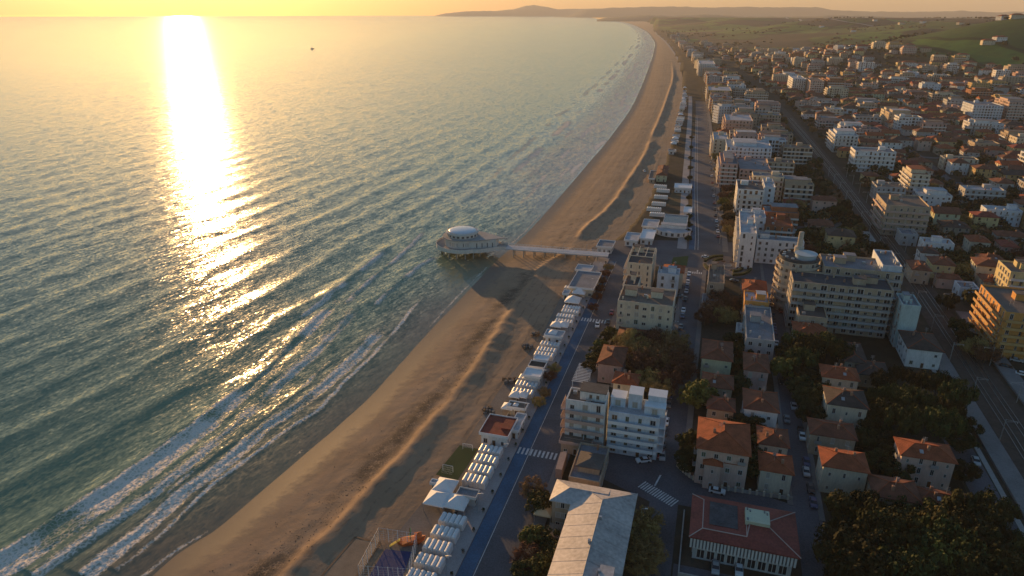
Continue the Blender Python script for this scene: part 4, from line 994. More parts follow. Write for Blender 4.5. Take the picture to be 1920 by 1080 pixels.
# ------------------------------------------------------------------ buildings one can tell apart
fb, hs = flat_building, house
WB = fb('apartment_block', 'white five-storey block with pink balcony edges beside the seafront road', Foot(1061, 752, 1135, 729, 15.2), 5, 'white', 'bitumen', bal='fl', bmat=M_pinktrim, hut=0, clutter=4, ww=1.3, gap=3.4, shut=.6)
ph = ibox('penthouse', -2.0, -1.5, 15.203, 5.4, 3.6, 18.0, WALL['white'], WB)
for x in (-.6, 1.4): link('window', WIN[1], ph, (x, -2.56, .8), 0, (.9, 1, 1.3))
ibox('penthouse_roof', -3.9, -2.75, 2.803, 3.9, 2.75, 3.0, ROOF['bitumen'], ph)
BW = fb('apartment_block', 'blue-white four-storey block with stepped roof terraces behind the car park', Foot(1141, 774, 1237, 744, 13.2), 5, 'blue_white', 'pale', bal='fr', bmat=M_whitep, hut=0, clutter=5, ww=1.7, gap=3.2, shut=.45)
for k, (x0, x1, y0, y1, h) in enumerate(((-7.2, -3.0, -.5, 3.8, 2.8), (-2.2, 1.6, -.4, 4.2, 4.6), (3.2, 8.2, .6, 4.6, 4.4), (2.6, 8.3, -2.6, .4, 2.6))):
    p_ = ibox('penthouse', x0, y0, 13.204, x1, y1, 13.2 + h, WALL['blue_white'], BW)
    ibox('penthouse_roof', (x0 - x1) / 2 - .1, (y0 - y1) / 2 - .1, h + .003, (x1 - x0) / 2 + .1, (y1 - y0) / 2 + .1, h + .2, M_whitep, p_)
    link('window', WIN[3], p_, (0, (y0 - y1) / 2 - .005, .4), 0, (1.6, 1, 1.9))
kiosk('ground_floor_wing', 'low tan shop wing in front of the white five-storey block', Foot(1048, 828, 1108, 812, 4.0), 'tan', 'earth', M_pinktrim, cat='building')
b = MB()
for i in range(13): b.box(0, i * 1.05, 2.9, 5.2, i * 1.05 + .22, 3.1)
for x in (0.2, 5.0):
    for y in (0, 6.4, 12.7): b.box(x - .12, y, 0, x + .12, y + .24, 2.9)
pg = empty('pergola', (*G(1072, 728), Z0), GA); tag(pg, 'white slatted pergola beside the seafront road behind the white block', 'pergola')
for i in range(13): link('slat', cbox(5.4, .22, .2, M_whitep), pg, (2.6, i * 1.05, 2.9))
for x in (.2, 5.0):
    for y in (0, 6.3, 12.6): link('post', cbox(.2, .2, 2.9, M_whitep), pg, (x, y, 0))
hs('villa', 'orange-roofed house tucked behind the blue-white block', Foot(1150, 716, 1194, 697, 6.4), 2, 'cream', 'terracotta')
hs('villa', 'pink house with brown hip roof beside the bare trees, near the seafront road', Foot(1122, 680, 1165, 647, 7.4), 2, 'rose', 'brown')
hs('villa', 'low brown-roofed house below the cream hotel', Foot(1158, 632, 1212, 614, 5.2), 2, 'tan', 'brown')
fb('hotel', 'cream five-storey hotel with recessed window column on the seafront', Foot(1158, 566, 1262, 536, 15.5), 5, 'cream', 'earth', bal='', hut=2, clutter=7, ww=1.3, gap=2.5, shut=.45)
fb('apartment_block', 'lower tan terrace wing between the cream hotel and the framed-roof block', Foot(1168, 537, 1196, 517, 12.5), 4, 'cream', 'charcoal', hut=1, clutter=2)
PB = fb('apartment_block', 'cream block with open concrete roof frame facing the pier square', Foot(1176, 494, 1223, 466, 14), 5, 'cream', 'charcoal', bal='l', hut=1, clutter=3)
q = MB()
for x in (-5.2, -1.8, 1.8, 5.2): q.box(x - .15, -6.5, 16.6, x + .15, 6.5, 16.9)
for y in (-6.4, 0, 6.4): q.box(-5.6, y - .15, 16.3, 5.6, y + .15, 16.598)
for x in (-5.2, 5.2):
    for y in (-6.2, 0, 6.2): q.box(x - .14, y - .14, 14.0, x + .14, y + .14, 16.3)
q.build('roof_frame', WALL['cream'], PB)
fb('house_block', 'blue-white rendered block with one roof window beside the inner street', Foot(1233, 514, 1273, 502, 10), 3, 'blue_white', 'pale', hut=1, clutter=3)
hs('house', 'red-roofed house behind the blue-white block near the small lawn', Foot(1244, 508, 1281, 496, 8), 3, 'cream', 'terracotta')
FH = fb('flat_hall', 'low flat-roofed hall with central roof hut between white block and school', Foot(1066, 897, 1124, 832, 4.8), 1, 'tan', 'grey', hut=0, clutter=3, ww=1.6, gap=3, pp=.6)
hh_ = ibox('roof_hut', -2.4, -4.6, 4.803, 3.4, 1.2, 7.0, WALL['tan'], FH); hip_roof(FH, 6.2, 6.4, 7.02, .9, ROOF['bitumen'], .3, cap=False).__getitem__(0).location = (.5, -1.7, .02)
sheet('roof_terrace', [G(1050, 866), G(1064, 862), G(1053, 899), G(1041, 897)], Z0 + 3.2, mat('terrace_tile', (.46, .33, .27), .8, .15), kerb=3.2)
x, y = G(1020, 972); gazebo(x, y, 4.4, GA, 'small yellowish canvas gazebo in the school garden', 2.6, mat('yellow_canvas', (.62, .50, .30), .7, .1), 1.2, grp=None)

# ---- the L-shaped school with pale metal roof
def school():
    h = 9.0; z = Z0 + h
    ne = inv(*G(1196, 925, z)); nw = inv(*G(1044, 899, z)); ic = inv(*G(1101, 941, z)); fl_ = inv(*G(1040, 931, z))
    bE = ne[1]; bI = bE - 15.0; aN = (ne[0] + nw[0]) / 2; bW = nw[1]; aF = aN - 8.4
    c = AB(aN, bE); root = empty('school', (*AB(aN, bI), Z0), GA)
    tag(root, 'long L-shaped school with pale hipped metal roof by the bottom edge', 'school')
    Wd = bE - bI; LL = 95.0; wl_ = bI - bW
    Mt = mat('pale_metal_roof', (.47, .44, .42), .55, .26, .12, 1.2, metal=.15); wm = WALL['tan']
    b = MB(); b.box(.6, -LL, -.3, Wd - .6, -.6, h - .1); b.build('wall', wm, root)
    b = MB(); b.box(-wl_ + .6, -8.4 + .6, -.3, .595, -.6, h - .1); b.build('wall', wm, root)
    pitch = 2.4 / (Wd / 2)
    b = MB(); rz_ = 2.4; ri = Wd / 2
    v = [(0, -LL, h), (Wd, -LL, h), (Wd, 0, h), (0, 0, h), (ri, -LL, h + rz_), (ri, -ri, h + rz_)]
    b.add(v, [(0, 4, 5, 3), (1, 2, 5, 4), (2, 3, 5), (0, 1, 4)]); b.add([(0, -LL, h - .2), (Wd, -LL, h - .2), (Wd, 0, h - .2), (0, 0, h - .2)] + v[:4], [(0, 1, 5, 4), (1, 2, 6, 5), (2, 3, 7, 6), (3, 0, 4, 7), (3, 2, 1, 0)])
    ro = b.build('roof', Mt, root)
    rw = 4.2; rz2 = 4.2 * pitch * 1.15
    b = MB(); v = [(-wl_, -8.4, h), (rw * 2, -8.4, h), (rw * 2, -.01, h), (-wl_, -.01, h), (-wl_ + rw, -4.2, h + rz2), (rw * 2, -4.2, h + rz2)]
    b.add(v, [(0, 1, 5, 4), (2, 3, 4, 5), (3, 0, 4)]); b.add([(-wl_, -8.4, h - .2), (0, -8.4, h - .2), (0, -.01, h - .2), (-wl_, -.01, h - .2), (-wl_, -8.4, h), (0, -8.4, h), (0, -.01, h), (-wl_, -.01, h)], [(0, 1, 5, 4), (2, 3, 7, 6), (3, 0, 4, 7), (3, 2, 1, 0)])
    b.build('wing_roof', Mt, root)
    q = MB(); q.tube((ri, -LL, h + rz_), (ri, -ri, h + rz_), .14, n=5); q.tube((ri, -ri, h + rz_), (0, 0, h), .1, n=5); q.tube((ri, -ri, h + rz_), (Wd, 0, h), .1, n=5); q.build('ridge_flashing', Mt, ro)
    for k in range(0, 46, 2): link('standing_seam', cbox(ri * 1.045, .05, .022, Mt), ro, (ri / 2, -ri - 1 - k * 1.9, h + rz_ / 2 + .02)).rotation_euler = (0, -math.atan(rz_ / ri), 0)
    for k in range(0, 46, 2): link('standing_seam', cbox(ri * 1.045, .05, .022, Mt), ro, (ri * 1.5, -ri - 1 - k * 1.9, h + rz_ / 2 + .02)).rotation_euler = (0, math.atan(rz_ / ri), 0)
    for fl in range(3):
        for k in range(3): link('window', WIN[3 if (k + fl) % 3 else 0], root, (-wl_ + 2.2 + k * (wl_ - 2.5) / 2.6, -7.8, fl * 3 + .9), 0, (1.3, 1, 1.6))
        for k in range(20): link('window', WIN[(0, 3)[k % 2]], root, (.6, -10 - k * 4, fl * 3 + .9), -math.pi / 2, (1.5, 1, 1.6)); link('window', WIN[(3, 0)[k % 2]], root, (Wd - .6, -4 - k * 4, fl * 3 + .9), math.pi / 2, (1.5, 1, 1.6))
    for x, y in ((ri + .6, -14), (ri - .5, -22), (ri + 3, -30)): ibox('vent', x - .3, y - .3, h + 1.2, x + .3, y + .3, h + 3.0, M_metal, ro)
    ibox('plant_box', ri + 3, -34, h + .6, ri + 6, -28, h + 2.6, Mt, ro)
    lw = ibox('courtyard_wing', -wl_ + 1.0, -14.5, -.2, -.2, -10.2, 3.6, WALL['cream'], root); ibox('wing_deck', -wl_ / 2 + .4, -2.3, 3.803, wl_ / 2 - .4, 2.3, 4.0, ROOF['earth'], lw)
    FOOTS.append((*AB(aN - LL / 2, (bI + bE) / 2), Wd / 2 + 1, LL / 2 + 1, GA)); FOOTS.append((*AB(aN - 6, (bW + bI) / 2), wl_ / 2 + 1, 8, GA))
school()

# ---- the hall with the red hipped roof
def red_hall():
    f = Foot(1292, 1006, 1502, 926, 7.0); root = empty('red_roof_hall', f.loc(), f.rz); register(f)
    tag(root, 'wide hall with red hipped roof, dark roof well and pale skylight', 'hall')
    w, d, h = f.w / 2, f.d / 2, 7.0
    red = mat('red_sheet_roof', (.235, .060, .045), .7, .28, .25, 2); wh = mat('white_flashing', (.42, .33, .30), .6, .1)
    b = MB(); b.box(-w + 1.2, -d + 1.2, -.3, w - 1.2, d - 1.2, h - .3); b.build('wall', WALL['grey'], root)
    e = [(-w, -d), (w, -d), (w, d), (-w, d)]; rs = 1.5; ins = 3.6
    i_ = [(-w + 2.8, -d + 2.6), (w * .05, -d + 2.6), (w * .05, d - 2.6), (-w + 2.8, d - 2.6)]
    b = MB()
    R0, R1 = (w * .12, 0, h + rs), (w - d * .95, 0, h + rs)
    W0, W1, W2, W3 = [(x, y, h + .9) for x, y in i_]
    v = [(x, y, h) for x, y in e] + [W0, W1, W2, W3, R0, R1]
    b.add(v, [(0, 1, 9, 8, 5, 4), (1, 2, 9), (2, 3, 7, 6, 8, 9), (3, 0, 4, 7), (5, 8, 6)])
    b.add([(x, y, h - .35) for x, y in e] + [(x, y, h) for x, y in e], [(0, 1, 5, 4), (1, 2, 6, 5), (2, 3, 7, 6), (3, 0, 4, 7), (3, 2, 1, 0)])
    ro = b.build('roof', red, root)
    # the well sunk in the left half
    j = [(-w + 4.2, -d + 4.4), (-w + 10.6, -d + 4.4), (-w + 10.6, d - 2.9), (-w + 4.2, d - 2.9)]
    b = MB(); b.box(j[0][0], j[0][1], h + .95, j[1][0], j[2][1], h + 1.02, 0); b.build('roof_well', mat('roof_well_felt', (.07, .075, .085), .8, .4, .5, 3), ro)
    b = MB(); cx0, cy0, cx1, cy1 = i_[0][0], i_[0][1], i_[1][0], i_[2][1]
    b.add([(cx0, cy0, h + .9), (cx1, cy0, h + .9), (cx1, cy1, h + .9), (cx0, cy1, h + .9)], [(0, 1, 2, 3)]); b.build('roof_deck', red, ro)
    q = MB()
    for p, r in (((*e[0], h), W0), ((*e[3], h), W3), (W0, W1), (W0, W3), (W1, W2), (W1, R0), (W2, R0), (R0, R1), (R1, (*e[1], h)), (R1, (*e[2], h))): q.tube(Vector(p) + Vector((0, 0, .03)), Vector(r) + Vector((0, 0, .03)), .13, n=5)
    q.build('flashing', wh, ro)
    sk = ibox('skylight', w * .02, -1.2, h + 1.0, w * .02 + 5.4, 3.6, h + 2.1, mat('pale_green_sheet', (.50, .52, .38), .5, .1), ro)
    for x, y in ((-2.2, 2.0), (-1.6, 1.4), (1.6, 1.8), (2.2, 1.2), (-2.2, -1.6)): link('skylight_vent', cbox(.35, .7, .16, M_shut[3]), sk, (x, y, 1.103))
    # ribbed band under the eaves on the car park side and at the far end
    n = int(2 * w / .75)
    for k in range(n): link('facade_rib', cbox(.42, .3, 2.6, M_trim), root, (-w + .6 + k * .75, -d + .55, h - 3.3))
    b = MB(); b.box(-w + .5, -d + .72, h - 3.3, w - .5, -d + 1.1, h - .6); b.build('facade_band', mat('dark_band', (.16, .17, .18), .5, .1), root)
    for k in range(9): link('window', WIN[0], root, (-w + 3 + k * (2 * w - 6) / 8, -d + 1.19, .5), 0, (2.0, 1, 2.6))
    for k in range(7):
        for sg in (-1, 1): link('window', WIN[0], root, (sg * (w - 1.2), -d + 3 + k * (2 * d - 6) / 6, 1.0), sg * math.pi / 2, (1.6, 1, 2.4))
    b = MB(); b.box(-w - 1.6, -d - 5.4, 0, -w - 1.3, d + 1, 1.0); b.build('boundary_wall', M_concrete, root)
    b = MB(); b.box(-w - 1.29, -d - 5.4, 0, w - 2, -d - 5.1, 1.0); b.build('boundary_wall', M_concrete, root)
red_hall()

# ---- villas and houses east of the inner street
V = [('tan-walled house with flat brown roof beside the oval garden', 1327, 531, 1358, 498, 9, 3, 'tan', 'earth', 'F'),
     ('low grey shed roof in the dark hotel garden', 1316, 568, 1345, 552, 3, 1, 'grey', 'grey', 'F'),
     ('red-roofed end of the long narrow block near the oval garden', 1394, 543, 1437, 524, 9.5, 3, 'brick', 'terracotta', 'H'),
     ('block with blue-grey glazed roof in the long narrow row', 1396, 566, 1442, 546, 10, 3, 'orange', 'pale', 'F'),
     ('grey flat-roofed end block of the long narrow row', 1399, 636, 1453, 574, 9, 3, 'grey', 'grey', 'F'),
     ('small white garden shed beside the long grey flat roof', 1381, 624, 1398, 607, 3.5, 1, 'white', 'pale', 'F'),
     ('pale green villa with brown hip roof on the inner street', 1317, 670, 1372, 636, 8.4, 2, 'pale_green', 'brown', 'H'),
     ('brown-roofed villa just below the pale green villa', 1318, 722, 1373, 698, 7.4, 2, 'tan', 'brown', 'H'),
     ('brown-roofed house above the big pink villa', 1328, 764, 1376, 742, 7.2, 2, 'tan', 'brown', 'H'),
     ('rose house with tiled roof behind the white villa', 1397, 692, 1441, 661, 8, 2, 'rose', 'brown', 'H'),
     ('white villa with dark hip roof on the villa street', 1397, 764, 1459, 729, 8.6, 2, 'white', 'brown', 'H'),
     ('big pink villa with orange hip roofs at the street corner', 1309, 838, 1405, 783, 11.5, 3, 'pink', 'terracotta', 'H'),
     ('dark red-roofed house between pink villa and villa street', 1424, 830, 1478, 799, 7.2, 2, 'cream', 'brown', 'H'),
     ('cream house with orange roof above the red hall', 1427, 879, 1486, 847, 7.2, 2, 'cream', 'terracotta', 'H'),
     ('tan flat house joined to the round tower complex', 1498, 594, 1552, 568, 10.5, 3, 'tan', 'bitumen', 'F'),
     ('red-brown roofed house below the long balcony block', 1491, 626, 1552, 603, 7.4, 2, 'cream', 'terracotta', 'H'),
     ('dark purple-brown roof among the pines, left of two', 1585, 676, 1625, 640, 6, 2, 'tan', 'dark', 'H'),
     ('dark low roof by the parking yard among the pines', 1612, 700, 1668, 674, 5, 1, 'tan', 'dark', 'H'),
     ('orange-roofed rear annexe of the cream villa', 1544, 705, 1610, 683, 8, 2, 'cream', 'terracotta', 'H'),
     ('cream two-storey villa with dark hip roof among pines', 1554, 756, 1627, 724, 9.2, 2, 'cream', 'dark', 'H'),
     ('dark red-roofed house below the cream villa', 1522, 812, 1605, 784, 7, 2, 'tan', 'brown', 'H'),
     ('cream villa with orange-edged hip roof and roof turret', 1545, 872, 1628, 838, 8.5, 2, 'cream', 'terracotta', 'H'),
     ('brown-roofed house above the dark park trees', 1641, 928, 1726, 890, 7.2, 2, 'tan', 'brown', 'H'),
     ('large dark orange roof beside the railway road', 1692, 852, 1792, 821, 9, 3, 'pink', 'terracotta', 'H'),
     ('white-edged low house with arches beside the railway road', 1727, 938, 1820, 913, 5.5, 1, 'white', 'brown', 'H'),
     ('white two-storey house with dark roof by the station platform', 1704, 652, 1768, 620, 7.4, 2, 'white', 'dark', 'H'),
     ('pale teal windowless slab at the end of the balcony block', 1692, 574, 1727, 552, 17, 5, 'teal', 'grey', 'F'),
     ('long tan wing with brown roof behind the platform trees', 1712, 505, 1746, 488, 7, 2, 'tan', 'brown', 'H'),
     ('low pale box hall just left of the orange block', 1800, 541, 1836, 528, 5, 1, 'blue_white', 'grey', 'F'),
     ('long low pink house left of the pale box hall', 1760, 521, 1803, 512, 5, 1, 'pink', 'brown', 'H'),
     ('yellowish house with red-brown roof beyond the platforms', 1750, 495, 1792, 481, 7, 2, 'yellow', 'brown', 'H'),
     ('white house with dark roof beyond the far platform end', 1728, 473, 1761, 463, 7, 2, 'white', 'dark', 'H'),
     ('white flat modern house behind the yellowish one', 1732, 456, 1790, 446, 7, 2, 'white', 'pale', 'F'),
     ('row house with window line behind the dark tree clump', 1842, 488, 1886, 476, 7, 2, 'tan', 'brown', 'H'),
     ('brown-roofed house above the orange block', 1846, 527, 1884, 514, 6, 2, 'tan', 'brown', 'H'),
     ('small red-roofed house beside the row house', 1880, 462, 1912, 450, 6, 2, 'rose', 'red', 'H'),
     ('cream house with orange roof behind the row house', 1820, 452, 1858, 441, 7, 2, 'cream', 'terracotta', 'H'),
     ('grey flat house between tan balcony block and railway trees', 1690, 440, 1722, 429, 6, 2, 'grey', 'grey', 'F'),
     ('long dark-roofed row beyond the tan balcony block', 1770, 425, 1820, 414, 6, 2, 'tan', 'dark', 'H')]
for i, (lb, xl, yl, xr, yb, h, fl, wl__, rf, ty) in enumerate(V):
    f = Foot(xl, yl, xr, yb, h)
    if ty == 'H': hs('villa' if 'villa' in lb else 'house', lb, f, fl, wl__, rf, seed=i)
    else: fb('house_block', lb, f, fl, wl__, rf, hut=1 if h > 6 else 0, clutter=5, seed=i, sides='l' if 'windowless' in lb else 'flr')
# the pink villa's projecting bays
f = Foot(1322, 868, 1352, 846, 8.0); hs('villa_bay', 'left projecting bay of the pink corner villa', f, 2, 'pink', 'terracotta', chim=0, cat='house')
f = Foot(1362, 866, 1392, 842, 8.0); hs('villa_bay', 'right projecting bay of the pink corner villa', f, 2, 'pink', 'terracotta', chim=0, cat='house')

# ---- the round tower and its two balcony wings
def tower():
    h = 23.0; c = Vector(G(1499, 482, Z0 + h)); r = 37.0 * math.hypot(c.length, 97) / F * 1.0
    root = empty('round_tower', (c.x, c.y, Z0), GA); tag(root, 'round cream apartment tower with ringed balconies and rooftop chimney', 'tower'); FOOTS.append((c.x, c.y, r + 2, r + 2, 0))
    wm = mat('tower_render', (.55, .47, .38), .85, .15, .3, 3, streak=True)
    b = MB(); b.lathe([(r - 1.3, -.3), (r - 1.3, h + .01)], 36); b.build('wall', wm, root)
    b = MB(); b.lathe([(r - .9, h - .3), (r - .9, h + 1.0), (r - 1.2, h + 1.0), (r - 1.2, h + .01), (.01, h + .01)], 36); b.build('roof', ROOF['charcoal'], root)
    for k in range(1, 8):
        z = k * h / 8
        b = MB(); b.lathe([(r - 1.35, z), (r, z), (r, z + 1.1), (r - .12, z + 1.1), (r - .12, z + .2), (r - 1.35, z + .2)], 36, a0=R(80), a1=R(365)); b.build('balcony', wm, root)
        for i in range(14):
            t = R(95 + i * 19.5); link('window', WIN[(0, 1, 3)[(i + k) % 3]], root, ((r - 1.31) * math.cos(t), (r - 1.31) * math.sin(t), z + .25), t + math.pi / 2, (1.3, 1, 1.9))
    b = MB(); b.lathe([(r * .46, h + .02), (r * .46, h + 2.0), (r * .5, h + 2.0), (r * .5, h + 2.25), (.01, h + 2.3)], 28, (r * .25, -r * .1)); b.build('roof_lantern', mat('lantern_sheet', (.42, .50, .54), .5, .1), root)
    b = MB(); b.lathe([(1.9, h + .02), (1.9, h + 3.0), (1.1, h + 3.2), (1.0, h + 9.5), (.01, h + 9.6)], 16, (0, r * .55)); b.build('chimney', wm, root)
    for k in range(6):
        t = R(100 + k * 28); ibox('cooling_unit', r * .7 * math.cos(t) - .6, r * .7 * math.sin(t) - .5, h + .02, r * .7 * math.cos(t) + .6, r * .7 * math.sin(t) + .5, h + 1.1, M_metal, root)
tower()
fb('apartment_wing', 'rear balcony wing of the round tower complex, with pale rooftop sheds', Foot(1545, 502, 1694, 478, 22), 7, 'tan', 'grey', bal='f', hut=2, clutter=9, gap=3.4, ww=2.2, shut=.15, bmat=mat('grey_balcony', (.38, .37, .37), .85, .15))
fb('apartment_wing', 'front seven-storey wing of long grey balconies below the round tower', Foot(1487, 530, 1676, 508, 19.5), 7, 'tan', 'charcoal', bal='fr', hut=2, clutter=9, gap=3.0, ww=2.0, shut=.12, bmat=mat('grey_balcony', (.30, .29, .29), .85, .15))
f = Foot(1655, 500, 1692, 470, 24); fb('stair_tower', 'pale blue-grey stair tower at the right end of the rear wing', f, 8, 'blue_white', 'grey', hut=0, clutter=4, sides='r', ground=True)

# ---- orange block right of the railway, hotels north of the square
fb('apartment_block', 'sunlit orange six-storey block beyond the railway platforms', Foot(1886, 588, 1985, 536, 17.5), 6, 'orange', 'earth', bal='lf', bmat=mat('ochre_balcony', (.52, .33, .14), .85, .12), hut=1, clutter=4, gap=3.2, sides='flr')
fb('apartment_block', 'yellow-ended block at the right edge above the orange one', Foot(1895, 512, 1960, 490, 15), 5, 'yellow', 'earth', bal='f', hut=2)
NEAR2 = [('white hotel slab with sunlit banded side facing the avenue', 1388, 438, 1419, 397, 18, 6, 'white', 'pale', 'l', M_trim),
         ('long white four-storey hotel wing behind the oval garden', 1420, 450, 1508, 441, 12, 4, 'white', 'grey', '', None),
         ('brick-red hotel annexe with white balconies', 1434, 424, 1487, 404, 11, 4, 'brick', 'terracotta', 'fr', M_trim),
         ('pale low hotel podium beside the white slab', 1391, 408, 1436, 393, 14, 4, 'blue_white', 'pale', '', None),
         ('white six-storey hotel with continuous window bands', 1383, 356, 1434, 338, 18, 6, 'white', 'charcoal', 'f', M_trim),
         ('narrow white lift tower joined to the banded hotel', 1434, 352, 1454, 336, 19, 6, 'blue_white', 'pale', '', None),
         ('pink brick apartment block left of the courtyard pair on the avenue', 1352, 308, 1384, 287, 17, 6, 'rose', 'grey', 'fl', M_trim),
         ('pink brick apartment block right of the courtyard pair on the avenue', 1387, 318, 1446, 296, 14, 5, 'rose', 'grey', 'f', M_pinktrim),
         ('blue-white block with wide balconies behind the pink pair', 1363, 276, 1448, 262, 17, 6, 'blue_white', 'pale', 'f', M_whitep),
         ('cream avenue block with sunlit edge above the pink pair', 1338, 262, 1366, 248, 17, 6, 'cream', 'pale', 'l', M_trim),
         ('curved-front block with sunlit balcony ends', 1361, 226, 1412, 214, 18, 6, 'pink', 'pale', 'fl', M_pinktrim),
         ('white ribbed hotel tower far up the avenue', 1311, 120, 1341, 114, 24, 8, 'white', 'pale', 'fl', M_trim),
         ('ochre block beyond the ribbed hotel on the avenue', 1328, 170, 1372, 162, 17, 6, 'ochre', 'pale', 'l', M_trim),
         ('long white block with stair tower beyond the railway', 1604, 284, 1681, 276, 16, 5, 'white', 'grey', 'f', M_whitep),
         ('white stepped block with sunlit balconies beyond the railway', 1566, 254, 1610, 243, 15, 5, 'white', 'pale', 'fl', M_trim),
         ('large tan block with brick balconies beside the railway', 1662, 386, 1746, 364, 17, 5, 'tan', 'earth', 'fl', M_pinktrim),
         ('narrow white-fronted tower block among the trees', 1710, 328, 1745, 314, 17, 6, 'cream', 'terracotta', 'fl', M_trim),
         ('low white flat block behind the tan balcony block', 1724, 366, 1786, 355, 8, 3, 'white', 'pale', '', None),
         ('long pale grey block with window rows near the right edge', 1810, 356, 1887, 348, 9, 3, 'grey', 'pale', 'f', M_trim),
         ('blue-white slab right of the long grey block', 1850, 394, 1918, 386, 9, 3, 'blue_white', 'pale', '', None),
         ('blue-white block with two tall sunlit panels under the hills', 1826, 198, 1882, 191, 18, 6, 'blue_white', 'grey', 'f', M_whitep),
         ('pale tower block at the right edge under the hills', 1893, 192, 1935, 184, 22, 7, 'pink', 'grey', 'f', M_trim),
         ('red brick tower beyond the railway curve', 1552, 152, 1584, 146, 22, 7, 'brick', 'earth', 'f', M_trim),
         ('pink tower beside the red brick one', 1520, 152, 1546, 146, 22, 7, 'pink', 'earth', 'f', M_trim),
         ('white tower left of the pink and brick towers', 1487, 148, 1512, 142, 22, 7, 'white', 'pale', 'f', M_trim)]
for i, (lb, xl, yl, xr, yb, h, fl, wl__, rf, bl_, bm) in enumerate(NEAR2):
    fb('hotel' if 'hotel' in lb else 'apartment_block', lb, Foot(xl, yl, xr, yb, h), fl, wl__, rf, near=yl > 380, bal=bl_, bmat=bm, hut=1, clutter=4, seed=i + 50, cat='hotel' if 'hotel' in lb else 'building')
# oval hedge garden on the square
def oval():
    c = Vector(G(1364, 499)); root = empty('oval_garden', (c.x, c.y, Z0 + .05), GA); tag(root, 'oval public garden ringed by dark hedges on the square', 'garden'); FOOTS.append((c.x, c.y, 15, 15, 0))
    rx, ry = 12.0, 15.0; b = MB(); b.prism([(rx * math.cos(t), ry * math.sin(t)) for t in np.linspace(0, 2 * math.pi, 40, endpoint=False)], 0, .14); b.build('paving', mat('garden_paving', (.24, .19, .16), .9, .2, .3, 3), root)
    for a0, a1 in ((10, 78), (102, 170), (190, 258), (282, 350)):
        for k, r_ in ((.98, 1.0), (.66, .7)):
            b = MB(); ts = np.radians(np.linspace(a0 + (8 if k < .9 else 0), a1 - (8 if k < .9 else 0), 14)); n = len(ts); v = []
            for q, z in ((k, .14), (k, 1.25), (k - .10, 1.25), (k - .10, .14)): v += [(rx * q * math.cos(t), ry * q * math.sin(t), z + .12 * math.sin(9 * t) * (z > 1)) for t in ts]
            b.add(v, [(j * n + i, j * n + i + 1, (j + 1) * n + i + 1, (j + 1) * n + i) for j in range(3) for i in range(n - 1)] + [(0, n, 2 * n, 3 * n), (n - 1, 4 * n - 1, 3 * n - 1, 2 * n - 1)]); b.build('hedge', M_hedge, root)
    b = MB(); b.lathe([(2.2, .142), (2.2, .6), (1.9, .6), (1.9, .3), (.01, .3)], 24); b.build('fountain', M_concrete, root)
    for t in range(8): link('bench', cbox(1.8, .5, .45, M_wood), root, (5.2 * math.cos(t * .785 + .4), 6.4 * math.sin(t * .785 + .4), .142), t * .785 + .4 + 1.57)
oval()
# ------------------------------------------------------------------ trees
def leaf_mat(name, c1, c2):
    m, n, l, b = nodes(name); g = n.new('ShaderNodeNewGeometry')
    r = noise(n, l, g.outputs['Position'], .55, 3); q = noise(n, l, g.outputs['Position'], 4.0, 2)
    c = mixrgb(n, l, ramp(n, l, r, .35, .65), c1, c2); c = mixrgb(n, l, ramp(n, l, q, .3, .7, 0, .5), c, tuple(x * .55 for x in c1))
    oi = n.new('ShaderNodeObjectInfo'); hs_ = n.new('ShaderNodeHueSaturation')           # every tree a little different
    l.new(ramp(n, l, oi.outputs['Random'], 0, 1, .46, .54), hs_.inputs['Hue']); l.new(ramp(n, l, oi.outputs['Random'], 0, 1, .65, 1.7), hs_.inputs['Value']); l.new(c, hs_.inputs['Color']); c = hs_.outputs[0]
    l.new(c, b.inputs['Base Color']); b.inputs['Roughness'].default_value = .8; b.inputs['Specular IOR Level'].default_value = .15
    return m
L_pine = leaf_mat('pine_needles', (.028, .034, .011), (.056, .058, .016))
L_ever = leaf_mat('evergreen_leaf', (.024, .031, .011), (.046, .050, .015))
L_bare = leaf_mat('winter_twigs', (.17, .10, .045), (.25, .145, .06))
L_oliv = leaf_mat('olive_leaf', (.060, .056, .016), (.095, .082, .022))
M_bark = mat('bark', (.085, .06, .042), .95, .3, 1, 6)
def crown_mesh(kind, seed, nq=900):
    rnd = random.Random(seed); b = MB()
    cl = []
    if kind == 'umbrella': R_, zc, zr, ncl, lf = 1.0, .80, .17, 44, .050
    elif kind == 'round': R_, zc, zr, ncl, lf = .62, .62, .36, 38, .046
    elif kind == 'bare': R_, zc, zr, ncl, lf = .66, .64, .34, 60, .04
    else: R_, zc, zr, ncl, lf = .2, .52, .46, 26, .045
    while len(cl) < ncl:
        p = Vector((rnd.uniform(-1, 1), rnd.uniform(-1, 1), rnd.uniform(-1, 1)))
        if .35 < p.length < 1 or (p.length < 1 and rnd.random() < .2):
            cl.append((Vector((p.x * R_ * (1 + .15 * rnd.random()), p.y * R_, zc + p.z * zr)), rnd.uniform(.14, .26) * (R_ ** .5 if kind != 'column' else .6)))
    for k in range(nq):
        c, r = cl[k % ncl]; d = Vector((rnd.gauss(0, 1), rnd.gauss(0, 1), rnd.gauss(0, .8))).normalized()
        p = c + d * r * rnd.uniform(.55, 1.05); s = lf * rnd.uniform(.6, 1.3)
        u = (d.orthogonal().normalized() + Vector((rnd.uniform(-.8, .8), rnd.uniform(-.8, .8), rnd.uniform(-.8, .8)))).normalized(); w = u.cross((d + Vector((0, 0, .3))).normalized()).normalized()
        if kind == 'bare':
            u *= s * 2.0; w *= s * .28; b.add([p - u, p - u * .2 + w, p + u, p - u * .2 - w], [(0, 1, 2, 3)])
        else:
            u *= s; w *= s * .8; b.add([p - u, p + w, p + u * .8, p - w], [(0, 1, 2, 3)])
    return b, cl
